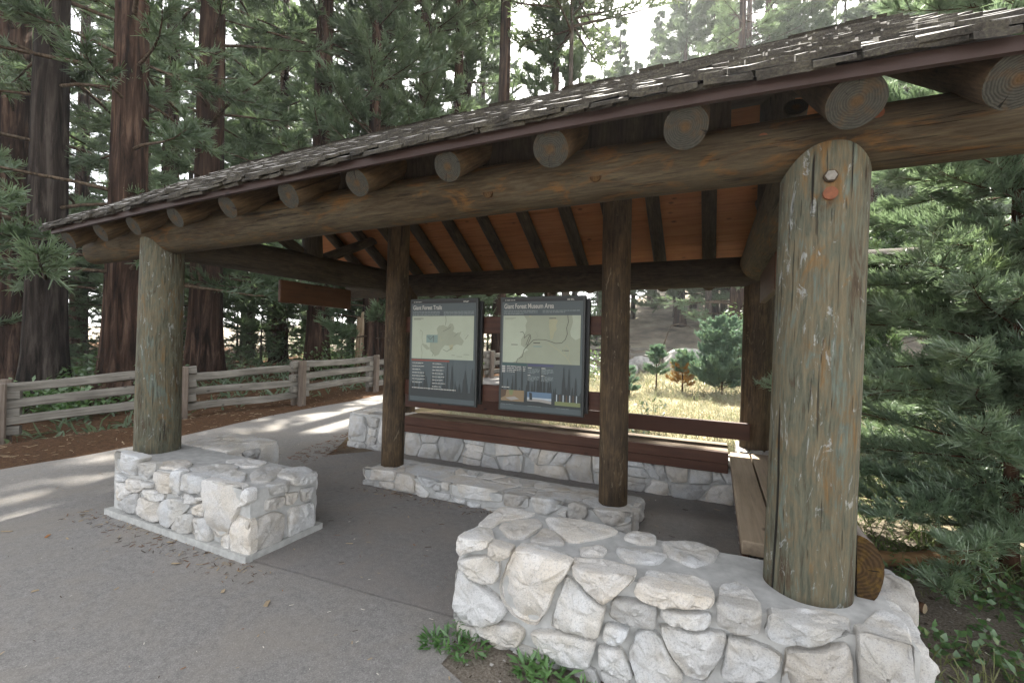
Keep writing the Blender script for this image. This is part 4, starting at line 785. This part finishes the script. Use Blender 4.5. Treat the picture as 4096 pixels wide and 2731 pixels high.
proto('F',trunk_mesh('trunk',27,.24,M_bfir,.2,.5,.03,20),conifer('fir',rng,26.5,3.5,lambda u:2.3*(1-u)**.8+.15,150,Lf_fir,M_twig,(-.25,.05),(.2),.12,.08,26,24,.65,.2,.045,1,1.,.0,br=.03,rtr=lambda z:.2*(1-z/28),spread=.55,bend=.1))
proto('P',trunk_mesh('trunk',27,.25,M_bfir,.2,.5,.03,20),conifer('pine',rng,26.5,4,lambda u:2.2*(1-u)**.5+.2,85,Lf_pine,M_twig,(.0,.3),.3,.1,.35,22,30,.6,.22,.035,1,.9,.1,br=.03,rtr=lambda z:.2*(1-z/28)))
proto('H',trunk_mesh('trunk',47,.30,M_bseq,.3,.7,.05,24),conifer('shade_sequoia',rng,46,18.5,lambda u:3.6*(1-u)**.5+1.2,95,Lf_seq,M_twig,(-.1,.2),.3,.3,.2,15,15,.9,.42,.09,1,.9,.2,br=.05,rtr=lambda z:.25*(1-z/48)))  # high crown mostly out of view, placed and shaped to shade the front-left ground
proto('Q',trunk_mesh('trunk',24,.22,M_bfir,.3,.7,.05,24),conifer('shade_pine',rng,24,16.2,lambda u:3.2*(1-u)**.4+.6,60,Lf_pine,M_twig,(-.1,.2),.3,.3,.2,16,15,.9,.36,.07,1,.9,.2,br=.05,rtr=lambda z:.15))  # added tree, its short high crown shaped to keep sun off the back bench
proto('Y',trunk_mesh('trunk',5.6,.06,M_bfir,.2,.2,.03,12),conifer('young_fir',rng,5.5,.25,lambda u:1.35*(1-u)**.85+.1,75,Lf_fir,M_twig,(-.15,.1),.15,.1,.1,11,17,.34,.13,.03,1,1.,.02,br=.014,rtr=lambda z:.03,spread=.55,bend=.1))
def tree(name,label,kind,x,y,s=1.,rz=0.,group=None,trunk=None,sink=0,tlab=None):
    t=thing(name,label,'tree',(x,y,hz(x,y)-sink),group,rz,s)
    tm,cm=PROTO[kind]
    M=WM[t.name]
    link('trunk',trunk or tm,t,M); link('crown',cm,t,M); return t
NM={'Q':'pine_tree','H':'sequoia_tree','A':'sequoia_tree','B':'sequoia_tree','N':'sequoia_tree','F':'fir_tree','P':'pine_tree','Y':'young_fir_tree'}
# big trunks behind the fence
BIG=[('A','sequoia_tree','large dark grey-brown sequoia trunk near the left edge behind the rail fence',-15.58,5.23,.40,M_bdrk,.45,.3,1.),
('A','sequoia_tree','large red-brown sequoia trunk with a flared foot just left of the left front post',-13.4,5.95,.41,M_bseq,.75,1.9,.95),
('A','sequoia_tree','large red-brown sequoia trunk just right of the left front post',-16.64,9.76,.50,M_bseq,.4,4.0,1.05),
('A','sequoia_tree','straight red-brown sequoia trunk seen below the hanging board',-14.84,13.1,.43,M_bseq,.35,5.2,1.)]
for i,(k,nm,lab,x,y,r,mt,fl,rz,s) in enumerate(BIG):
    tree(nm,lab,k,x,y,s,rz,'large sequoias behind the rail fence',trunk_mesh('trunk',40,r/s,mt,fl,.9,.07,48,0,i*9))
LABS={'Q':('added shade pine','high tuft of crown'),'H':('very tall sequoia','bare stem'),'A':('tall open sequoia','red-brown trunk'),'B':('dense grey-green sequoia','full crown'),'N':('narrow columnar sequoia','tight crown'),'F':('dark fir','layered branches'),'P':('sunlit sparse pine','pale crown'),'Y':('small young fir','low branches')}
for i,(k,x,y,s,lab) in enumerate(TREES):
    if i==0: where='above the left end of the shelter roof'
    zone='in the forest left of the shelter' if x<-13 else 'beyond the fence behind the map panels' if y<34 and x<-3 else 'on the slope behind the right half of the roof' if y>=30 else 'behind the shelter'
    a,b=LABS[k]
    tree(NM[k],lab or '%s with %s %s'%(a,b,zone),k,x,y,s*rs.uniform(.95,1.05),rs.uniform(0,6.28),'%ss %s'%(a,zone))
# broken stump
st=thing('tree_stump','pale broken tree stump standing behind the fence corner','stump',(-12.98,13.85,0))
tm=trunk_mesh('trunk',2.6,.36,bark('stump_wood',(.06,.045,.03),(.26,.19,.12),(.42,.34,.24),.12,6),.25,.5,.12,30,0,3,.05,.3)
for v in tm.vertices:
    if v.co.z>2.5: v.co.z+= (.1 if v.co.x>0 else -.12)*rs.uniform(.4,1.4)
link('trunk',tm,st,WM[st.name])
mb=MB(); mb.add([(.33*math.cos(k*.2094*1),.33*math.sin(k*.2094*1),2.5) for k in range(30)],[tuple(range(30))]); link('broken_top',mb.mesh('broken_top',[M_end]),st,WM[st.name])
# saplings
def sap(name,label,x,y,H,prof,fol,cat='sapling',**k):
    t=thing(name,label,cat,(x,y,hz(x,y))); kk=dict(e0=(.25,.55),droop=.2,tip=.25,tmin=.15,nlet=13,ns=26,letL=.26,L=.09,W=.016,seg=1,lat=.7,up=.5,br=.012,rtr=lambda z:.02); kk.update(k)
    nb=kk.pop('nb',80); z0=kk.pop('z0',.12)
    c=conifer(name,rng,H,z0,prof,nb,fol,M_twred,**kk); M=WM[t.name]
    link('trunk',trunk_mesh('trunk',H,kk['rtr'](0)*1.3,M_twred,.3,.2,.03,14),t,M); link('crown',c,t,M); return t
sap('young_sequoia','plump blue-green young sequoia in the sunny meadow behind the bench',.2,14.4,2.1,lambda u:1.0*(1-u)**.62+.1,Lf_blue,nb=165,nlet=14,ns=30,L=.085,W=.02,letL=.3,up=.55,zbias=1.2)
sap('young_sequoia','thin blue-green sapling in front of the pale boulders',-1.62,14.1,1.35,lambda u:.36*(1-u)**.7+.06,Lf_blue,nb=30,z0=.35,ns=18)
sp=sap('young_sequoia','small sapling with orange dead lower needles beside the young sequoia',-.86,13.9,1.2,lambda u:.30*(1-u)**.7+.06,Lf_blue,nb=24,z0=.6,ns=18)
c=conifer('dead',rng,.75,.2,lambda u:.34*(1-u)**.4+.1,22,Lf_rust,M_twred,e0=(.2,.5),droop=.2,tip=.25,tmin=.15,nlet=13,ns=10,letL=.26,L=.09,W=.016,seg=1,lat=.7,up=.4,br=.012,rtr=lambda z:.02); link('dead_needles',c,sp,WM[sp.name])
sap('young_sequoia','tiny green sapling left of the boulders, partly dry',-2.2,12.8,.75,lambda u:.2*(1-u)**.7+.05,Lf_blue,nb=20,ns=14)
sap('young_sequoia','bright yellow-green young sequoia behind the right post beside the big sapling',2.55,8.8,3.6,lambda u:1.25*(1-u)**.7+.15,leafm('bright_sequoia_foliage',(.07,.14,.06),(.16,.28,.12),.45,(.25,.33,.10),.15,1.5),nb=120,nlet=16,ns=26,letL=.34,L=.11,W=.016,tmin=.25,up=.3)
sap('young_sequoia','large blue-green sapling sequoia filling the right edge of the picture',2.02,4.55,5.6,lambda u:1.2*(1-u)**.5+.12,Lf_hero,'tree',nb=260,z0=.25,e0=(-.05,.35),droop=.28,tip=.22,tmin=.03,nlet=62,ns=48,letL=.26,L=.06,W=.0056,seg=1,spread=.5,lat=.85,up=.22,br=.018,rtr=lambda z:.034*(1-z/6),zbias=1.3,ragged=.25,bend=.3)
sap('young_sequoia','dark sapling sequoia behind the big one at the right edge',3.7,6.7,4.6,lambda u:1.35*(1-u)**.55+.12,Lf_hero,'tree',nb=100,z0=.2,e0=(-.05,.3),droop=.28,tip=.22,tmin=.2,nlet=26,ns=34,letL=.34,L=.11,W=.012,seg=1,lat=.85,up=.2,br=.018,rtr=lambda z:.05*(1-z/6),spread=.5)
# leafy plants
def leaves(rng,n,ctr,rad,h,L,W,up=.4,dome=True):
    a=rng.uniform(0,6.28,n); r=np.sqrt(rng.random(n)); zz=rng.random(n)
    if dome: zz=zz*np.sqrt(np.maximum(0,1-r**2*.8))
    P=np.stack([ctr[0]+rad*r*np.cos(a),ctr[1]+rad*r*np.sin(a),ctr[2]+h*zz],1)
    D=np.stack([np.cos(a),np.sin(a),0*a+up],1)+rng.normal(size=(n,3))*.6
    return P,D,L*rng.uniform(.6,1.3,n),W*rng.uniform(.7,1.2,n)
def leaf_quads(P,D,L,W,rng,flatten=.75):
    N=len(P); D=D/np.linalg.norm(D,axis=1,keepdims=True); up=np.array([0,0,1.])*flatten+rng.normal(size=(N,3))*.4; S=np.cross(D,up); S/=np.linalg.norm(S,axis=1,keepdims=True)+1e-9
    Nn=np.cross(S,D); W=W[:,None]; Lc=L[:,None]
    V=np.stack([P-S*W*.08,P+S*W*.08,P+D*Lc*.5+S*W*.5-Nn*Lc*-.06,P+D*Lc*.5-S*W*.5-Nn*Lc*-.06,P+D*Lc-Nn*Lc*.12+S*W*.05,P+D*Lc-Nn*Lc*.12-S*W*.05],1)
    F=(np.arange(N)*6)[:,None,None]+np.array([[0,1,2,3],[3,2,4,5]])[None]
    return V.reshape(-1,3),F.reshape(-1,4)
def bush(name,label,cat,parts,mat,stem=None,group=None):
    base=parts[0][1]; t=thing(name,label,cat,(base[0],base[1],base[2]),group)
    Vs=[];Fs=[];o=0; mb=MB()
    for n,c,rad,h,L,W in parts:
        P,D,l,w=leaves(rng,n,(c[0]-base[0],c[1]-base[1],c[2]-base[2]),rad,h,L,W); V,F=leaf_quads(P,D,l,w,rng); Vs.append(V);Fs.append(F+o);o+=len(V)
        for k in range(max(3,n//25)):
            i=k*min(len(P)-1,25)%len(P); r_=Vector((c[0]-base[0],c[1]-base[1],c[2]-base[2])); mb.tube([r_,r_.lerp(Vector(P[i]),.5)+Vector((0,0,h*.12)),P[i]],[L*.05,L*.04,L*.02],3,0,False)
    M=WM[t.name]; link('leaves',np_mesh('leaves',np.concatenate(Vs),np.concatenate(Fs),mat),t,M); link('stems',mb.mesh('stems',[M_twig]),t,M); return t
bush('weed','low green weed at the left corner of the big white wall','weed',[(60,(-1.24,2.0,0),.07,.04,.055,.016),(50,(-1.33,1.96,0),.06,.03,.05,.016),(60,(-1.12,1.985,0),.09,.05,.055,.017),(26,(-1.22,2.03,0),.025,.13,.03,.008)],Lf_weed,None,'weeds at the foot of the big wall')
bush('weed','broad-leafed weed at the wall foot, second from the left corner','weed',[(46,(-.80,2.0,0),.06,.04,.07,.022),(60,(-.69,1.99,0),.09,.06,.075,.024)],Lf_weed,None,'weeds at the foot of the big wall')
bush('weed','small sparse weed at the bottom edge below the big white wall','weed',[(26,(-.52,1.97,0),.05,.04,.045,.016),(24,(-.44,1.97,0),.04,.07,.035,.008)],Lf_weed,None,'weeds at the foot of the big wall')
bush('weed','weed cut by the bottom edge of the picture below the big white wall','weed',[(26,(-.27,1.93,0),.06,.04,.06,.02)],Lf_weed,None,'weeds at the foot of the big wall')
bush('bush','glossy green bush behind the plump young sequoia','bush',[(900,(.8,17.4,.3),.95,2.9,.17,.07),(600,(1.5,17.6,.3),.9,2.3,.17,.07)],Lf_brd)
bush('bush','bright green bush beside the fence seen right of the slim middle post','bush',[(500,(-3.9,15.8,0),.7,1.5,.12,.06),(300,(-4.7,16.1,0),.7,1.1,.12,.06)],Lf_brd)
bush('leafy_plant','pale leafy plant in front of the saplings behind the bench','plant',[(90,(-1.15,7.6,0),.22,.75,.10,.035),(60,(-1.35,7.5,0),.2,.5,.1,.035),(60,(-.95,7.8,.3),.2,.5,.09,.03)],leafm('pale_leaves',(.12,.22,.08),(.28,.40,.18),.4,None,.3,5))
bush('bush','bright bush by the stump behind the fence','bush',[(600,(-12.6,12.3,0),.9,1.9,.13,.06),(300,(-13.4,12.0,0),.8,1.3,.13,.06)],Lf_brd)
bush('bush','leafy green shrub behind the left fence rails beside the grey trunk','bush',[(700,(-14.0,4.4,-.2),1.1,.7,.14,.09),(600,(-13.0,5.2,-.2),.8,.55,.13,.09),(500,(-14.6,3.2,-.25),1.,.6,.14,.09)],Lf_brd)
bush('bush','green shrub behind the fence between the two left trunks','bush',[(800,(-14.0,6.2,0),1.2,1.3,.14,.08),(500,(-15.0,7.0,0),1.1,1.5,.14,.08)],Lf_brd)
# ground cover (uncountable)
Vs=[];Fs=[];o=0
for i in range(70):
    x=rs.uniform(1.0,2.9); y=rs.uniform(2.55,4.3)
    if x+ (y-2.5)*.1<1.05 : continue
    P,D,l,w=leaves(rng,26,(x,y,0),.14,rs.uniform(.04,.16),.055,.036,.5); V,F=leaf_quads(P,D,l,w,rng); Vs.append(V);Fs.append(F+o);o+=len(V)
stuff(link('ground_cover',np_mesh('ground_cover',np.concatenate(Vs),np.concatenate(Fs),leafm('creeper_leaves',(.06,.14,.045),(.15,.28,.09),.4,(.26,.32,.08),.15,6))),'low green creeper leaves on the soil right of the big post','ground cover')
def grass(name,label,n,area,h,w,mat,clump=.35,fn=None,lean=.5):
    x=rng.uniform(area[0],area[1],n); y=rng.uniform(area[2],area[3],n)
    k=np.array([noise.noise((a*1.1,b*1.1,3))+.5*noise.noise((a*3.7,b*3.7,7)) for a,b in zip(x,y)]); keep=k>(-.5+clump)
    if fn is not None: keep&=np.array([fn(a,b) for a,b in zip(x,y)])
    x,y,k=x[keep],y[keep],k[keep]; N=len(x); P=np.stack([x,y,np.array([hz(a,b) for a,b in zip(x,y)])],1)
    D=rng.normal(size=(N,3))*lean; D[:,2]=1
    L=h*rng.uniform(.3,1.2,N)*(.6+.8*np.clip(k+.3,0,1)); V,F=ribbons(P,D,L,np.full(N,w),rng,2,.45,(0,0,-1))
    stuff(link(name,np_mesh(name,V,F,mat)),label,'grass')
grass('dry_grass','pale dry grass in the meadow behind the shelter',26000,(-5.6,5.5,6.0,14),.30,.011,Lf_dry,.15,lambda a,b:not(a<-5.2 and b>6) )
grass('dry_grass','straw-coloured grass farther up the meadow toward the fence',16000,(-4.6,9,14,27),.32,.026,Lf_dry,.2)
grass('grass','thin green and straw grass on the soil right of the big white wall',6500,(.85,3.6,1.2,4.6),.14,.006,leafm('thin_grass',(.12,.15,.05),(.30,.29,.14),.3,(.12,.2,.06),.05,3),.42,lambda a,b:a>.9)
grass('grass','green and straw grass under the young sequoias at the right edge',9000,(.9,5.5,4.2,9.5),.26,.010,leafm('shade_grass',(.10,.17,.05),(.24,.31,.13),.35,(.36,.34,.18),.05,2),.2)
grass('undergrowth','low undergrowth on the forest floor behind the left fence',15000,(-30,-9.9,2,24),.35,.05,Lf_fir,.45,lambda a,b:True,.9)
# fallen needles, chips and pebbles
def flatbits(name,label,n,area,size,mats,z=.010,fn=None,asp=.25,cat='litter'):
    mb=MB(); M=[]
    for i in range(n):
        x=rs.uniform(*area[:2]); y=rs.uniform(*area[2:])
        if fn and not fn(x,y): continue
        s=size*rs.uniform(.4,1.4); a=rs.uniform(0,6.28); d=Vector((math.cos(a),math.sin(a),rs.uniform(-.1,.25)))*s; e=Vector((-math.sin(a),math.cos(a),rs.uniform(-.2,.2)))*s*asp*rs.uniform(.5,1.4); p=Vector((x,y,z+hz(x,y)+abs(d.z)*.6+.001)); h=Vector((0,0,s*.09))
        vs=[p-d-e,p+d-e*.6,p+d*.8+e,p-d*.7+e*.8]; mb.add([*vs]+[q+h for q in vs],[(4,5,6,7),(0,1,5,4),(1,2,6,5),(2,3,7,6),(3,0,4,7)],rs.randrange(len(mats)))
    o=mb.obj(name,mats); stuff(o,label,cat)
M_chip=[simple('chip_tan',(.36,.28,.18),.9),simple('chip_orange',(.26,.12,.045),.9),simple('chip_pale',(.62,.58,.50),.9),simple('chip_dark',(.06,.045,.03),.9)]
flatbits('bark_chips','bark chips and dry leaf bits scattered on the asphalt',330,(-6.9,-.4,.2,4.8),.011,[M_chip[0],M_chip[2],M_chip[0],M_chip[3],M_chip[1]],.009,lambda x,y:not(-5<x<-2.9 and 2<y<3.3) and not(x>-1.3 and y>1.9 and y<2.7))
flatbits('bark_chips','a few larger orange bark chips on the front asphalt',14,(-5.2,-2.0,.9,2.1),.026,[M_chip[1],M_chip[0]],.006,None,.4)
flatbits('pebbles','small pebbles on the soil right of the big white wall',420,(.8,3.4,1.2,4.2),.014,[simple('pebble_grey',(.34,.33,.31),.9),M_chip[3],M_chip[2]],.002,None,.7,'pebbles')
flatbits('gravel','fine gravel at the foot of the big white wall',260,(-1.5,.3,1.55,2.02),.007,[simple('gravel_grey',(.36,.34,.31),.9),M_chip[3]],.004,lambda x,y:y>1.85-.28*(x+1.2),.8,'gravel')
flatbits('needle_litter','brown needles and bark between the path and the fence',5200,(-12.6,-7.0,-1,14),.04,[simple('needle_brown',(.11,.06,.033),.9),simple('needle_red',(.14,.075,.042),.9),M_chip[3],M_chip[0]],.004,lambda x,y:(x<-7.5-max(0,(y-3.3)*.2) if y<9 else x<-8.6),.10)
flatbits('needle_litter','brown needles drifted beside the stone end of the back wall',900,(-5.9,-4.7,4.0,6.6),.03,[simple('needle_brown2',(.14,.07,.032),.9),simple('needle_red2',(.2,.095,.045),.9)],.006,lambda x,y:x>-5.2-(y-4.2)*.33,.10)
M_nb=[simple('edge_needle',(.16,.09,.05),.9),simple('edge_needle_dark',(.07,.05,.035),.9),M_chip[0]]
flatbits('needle_litter','needles and grit caught along the foot of the left front wall',420,(-5.1,-2.7,1.80,2.04),.016,M_nb,.006,lambda x,y:rs.random()<(y-1.76)*4,.16)
flatbits('needle_litter','needles and grit caught along the foot of the stone curb',420,(-3.5,-.5,3.50,3.70),.017,M_nb,.012,lambda x,y:rs.random()<(y-3.47)*4.5,.16)
flatbits('needle_litter','needles scattered thinly over the shelter floor',160,(-3.6,.1,2.3,4.9),.022,M_nb,.012,None,.10)
# fallen wood
def fallen(name,label,pts,rad,mats,n=14,sq=None):
    pts=[Vector(p) for p in pts]; t=thing(name,label,'branch',tuple(pts[0])); mb=MB(); P=[]; Rr=[]
    for i in range(len(pts)-1):
        for k in range(4): P.append(pts[i].lerp(pts[i+1],k/4)); Rr.append(rad[i]+(rad[i+1]-rad[i])*k/4)
    P.append(pts[-1]); Rr.append(rad[-1]); mb.tube(P,Rr,n,0,True); mb.m[-2:]=[1,1]
    mb.v=[tuple(Vector(v)+noise.noise_vector(Vector(v)*14)*.012) for v in mb.v]
    o=mb.obj('wood',mats,t,base=tuple(pts[0])); shade(o,45); return t
M_drift=plank('driftwood',(.10,.055,.025),(.22,.13,.06),(.30,.20,.10),.85,ax=0)
fallen('fallen_branch','curved brown piece of driftwood lying on the soil by the big sapling',[(1.02,4.12,.05),(1.35,4.24,.045),(1.58,4.36,.07),(1.74,4.50,.13),(1.86,4.60,.19)],[.05,.055,.075,.085,.03],[M_drift,M_endb])
fallen('fallen_branch','straight red-brown stick on the soil below the driftwood',[(.80,3.78,.07),(1.02,3.64,.045),(1.19,3.50,.04)],[.03,.032,.026],[M_twred,M_chip[0]],10)
# boulders
def boulder(label,x,y,sx,sy,sz,rot=0,z=None):
    bm=bmesh.new(); bmesh.ops.create_icosphere(bm,subdivisions=4,radius=1)
    sd=rs.random()*50
    for v in bm.verts:
        d=1+.28*noise.noise(v.co*1.1+Vector((sd,0,0)))+.10*noise.noise(v.co*3+Vector((sd,5,0)))+.03*noise.noise(v.co*9); v.co=Vector((v.co.x*sx*d,v.co.y*sy*d,v.co.z*sz*d))
    me=bpy.data.meshes.new('boulder'); bm.to_mesh(me); bm.free(); me.materials.append(M_rock); me.polygons.foreach_set('use_smooth',[True]*len(me.polygons))
    o=link('boulder',me,None,Matrix.Translation((x,y,(hz(x,y)+sz*.35) if z is None else z))@Matrix.Rotation(rot,4,'Z')); return tag(o,label,'boulder','pale boulders in front of the far fence')
def rockm():
    t=NT('boulder_rock'); v=t.coord(); f=t.noise(v,5,6,.65); g=t.noise(v,40,3)
    return t.pbr(t.ramp(t.math('ADD',t.math('MULTIPLY',f,.7),t.math('MULTIPLY',g,.3)),[(.35,(.17,.165,.16)),(.5,(.33,.325,.31)),(.65,(.46,.45,.44))]),.9,t.bump(f,.6,.05),.2)
M_rock=rockm()
boulder('rounded pale boulder left of the far fence panel, seen right of the slim post',-3.4,19.3,.5,.42,.36)
boulder('pale boulder in front of the last fence panel',-2.85,20.2,.75,.55,.5,.4)
boulder('large sloping grey rock slab rising behind the saplings',-1.0,20.6,1.25,.8,.85,.35)
boulder('low flat pale boulder behind the map panel edge',-5.2,19.0,.5,.45,.3,.2)
t=thing('bent_sapling','thin bare sapling bent over in an arc by the end of the far fence','sapling',(-2.3,18.9,0))
mb=MB(); mb.tube([(-2.25+.0*k+(.12*k if k<5 else .12*5+.28*(k-5)) ,18.9,1.0*0+[0,.6,1.2,1.7,2.1,2.4,2.5,2.45,2.3][k]) for k in range(9)],[.035,.033,.03,.028,.025,.02,.016,.012,.008],6); mb.obj('stem',M_twig,t,True)
# ------------------------------------------------------------------ split rail fence
M_rail=plank('weathered_rail',(.06,.055,.046),(.16,.148,.125),(.28,.262,.225),.9,ax=0)
M_fpost=plank('fence_post_wood',(.06,.046,.036),(.15,.12,.095),(.25,.21,.175),.9,ax=2)
FP=[(-12.2,1.1),(-10.84,3.14),(-9.61,5.23),(-8.92,7.35),(-9.17,10.1),(-9.3,12.6),(-7.8,14.9),(-6.0,21.5),(-4.3,24.0),(-2.6,25.2)]
fe=thing('rail_fence','weathered grey split-rail fence running along the path behind the shelter','fence',(-9.1,5,0))
def beamlike(mb,p0,p1,w,h,seg=10,sd=0.):
    p0=Vector(p0);p1=Vector(p1);d=(p1-p0).normalized(); s=Vector((-d.y,d.x,0)).normalized(); u=d.cross(s)*-1; u=Vector((0,0,1)); vs=[];fs=[]
    prof=[(-.5,-.42),(-.35,-.5),(.4,-.5),(.5,-.3),(.5,.35),(.3,.5),(-.3,.48),(-.5,.3)]
    for i in range(seg+1):
        t=i/seg; c=p0.lerp(p1,t)+s*.03*noise.noise((t*2,sd,1))+u*.03*noise.noise((t*2.3,sd,2)); tp=1-.25*abs(t-.5)*0
        for k,(a,b) in enumerate(prof):
            q=1+.22*noise.noise((t*4+sd,k*1.7,sd)); vs.append(c+s*a*w*q+u*b*h*q)
    n=len(prof)
    for i in range(seg):
        for k in range(n): fs.append((i*n+k,i*n+(k+1)%n,(i+1)*n+(k+1)%n,(i+1)*n+k))
    fs.append(tuple(range(n-1,-1,-1))); fs.append(tuple(seg*n+k for k in range(n))); mb.add(vs,fs)
def oriented(name,p0,p1,w,h,mat,par,sd):
    """rail with its own local x axis along the grain"""
    p0=Vector(p0);p1=Vector(p1); d=p1-p0; M=Matrix.Translation(p0)@Vector((1,0,0)).rotation_difference(d.normalized()).to_matrix().to_4x4()
    mb=MB(); beamlike(mb,(0,0,0),(d.length,0,0),w,h,10,sd); o=link(name,mb.mesh(name,[mat]),par,M); shade(o,40); return o
for i,(x,y) in enumerate(FP):
    z=hz(x,y); d=Vector((FP[min(i+1,len(FP)-1)][0]-FP[max(i-1,0)][0],FP[min(i+1,len(FP)-1)][1]-FP[max(i-1,0)][1],0)).normalized(); s=Vector((-d.y,d.x,0)) # s points away from the path
    for sgn in (-1,1):
        c=Vector((x,y,0))-s*sgn*.13
        mb=MB(); M=Matrix.Translation(c)@Matrix.Rotation(math.atan2(d.y,d.x)+rs.uniform(-.05,.05),4,'Z')
        hh=1.05+rs.uniform(-.03,.05); mb.box(-.075,.075,-.055,.055,-.2,hh); o=link('post',mb.mesh('post',[M_fpost]),fe,M); 
        o.location=o.location+Vector((0,0,z)); bevel(o,.012)
        if sgn==1 and 1<=i<=4: 
            pass
for i in range(len(FP)-1):
    a=Vector((*FP[i],hz(*FP[i]))); b=Vector((*FP[i+1],hz(*FP[i+1]))); d=(b-a).normalized()
    for k in range(3):
        zz=(.26,.56,.86)[k] if i%2==0 else (.42,.70,.97)[k]
        pass
        e=d*.22; 
        oriented('rail',a-e+Vector((0,0,zz-.02)),b+e+Vector((0,0,zz+rs.uniform(-.02,.02))),.13,.155,M_rail,fe,i*3.1+k)
hm=NT('forest_haze'); pv=hm.n('ShaderNodeVolumePrincipled'); pv.inputs['Color'].default_value=(.93,.96,1,1); pv.inputs['Density'].default_value=.0009; pv.inputs['Anisotropy'].default_value=.35; hm.l(pv.outputs[0],hm.out.inputs['Volume'])
mb=MB(); mb.box(-150,155,-45,150,-3,62); hz_o=mb.obj('haze',hm.m); stuff(hz_o,'thin pale haze in the forest air','haze')
# ------------------------------------------------------------------ light, sky, camera
sc=bpy.context.scene
EL,AZ=R(53),R(-13)   # azimuth measured from +Y toward +X
sd=Vector((math.sin(AZ)*math.cos(EL),math.cos(AZ)*math.cos(EL),math.sin(EL)))
L=bpy.data.lights.new('sun','SUN'); L.energy=4.2; L.angle=R(.55); L.color=(1,.95,.86)
lo=bpy.data.objects.new('sun',L); C.objects.link(lo); lo.rotation_euler=sd.to_track_quat('Z','Y').to_euler()
w=bpy.data.worlds.new('World'); sc.world=w; w.use_nodes=True; nt=w.node_tree
sky=nt.nodes.new('ShaderNodeTexSky'); sky.sky_type='NISHITA'; sky.sun_disc=False; sky.sun_elevation=EL; sky.sun_rotation=AZ; sky.air_density=.6; sky.dust_density=6.; sky.ozone_density=1.; sky.altitude=1900
bg=nt.nodes['Background']; hs=nt.nodes.new('ShaderNodeHueSaturation'); hs.inputs['Saturation'].default_value=.30; nt.links.new(sky.outputs[0],hs.inputs['Color']); wm=nt.nodes.new('ShaderNodeMix'); wm.data_type='RGBA'; wm.blend_type='MULTIPLY'; wm.inputs[0].default_value=1; wm.inputs[7].default_value=(1,.965,.90,1); nt.links.new(hs.outputs[0],wm.inputs[6]); nt.links.new(wm.outputs[2],bg.inputs[0]); bg.inputs[1].default_value=.15
cam=bpy.data.cameras.new('camera'); co=bpy.data.objects.new('camera',cam); C.objects.link(co); sc.camera=co
cam.sensor_width=36; cam.lens=1012/2352*36; cam.clip_end=900; cam.clip_start=.05
def camrot(yaw,pitch,roll):
    fwd=Vector((-math.sin(yaw)*math.cos(pitch),math.cos(yaw)*math.cos(pitch),math.sin(pitch))); right=Vector((math.cos(yaw),math.sin(yaw),0)); down=fwd.cross(right)
    r2=right*math.cos(roll)+down*math.sin(roll); d2=-right*math.sin(roll)+down*math.cos(roll)
    return Matrix((r2,-d2,-fwd)).transposed()
co.matrix_world=Matrix.Translation((0,0,1.6))@camrot(R(24.784),R(.0986),R(-1.298)).to_4x4()
sc.view_settings.view_transform='Standard'; sc.view_settings.look='None'; sc.view_settings.gamma=1; sc.view_settings.exposure=2.7
sc.cycles.max_bounces=6; sc.cycles.diffuse_bounces=3; sc.cycles.glossy_bounces=2; sc.cycles.transmission_bounces=4; sc.cycles.transparent_max_bounces=4; sc.cycles.caustics_reflective=False; sc.cycles.caustics_refractive=False
sc.cycles.use_denoising=True
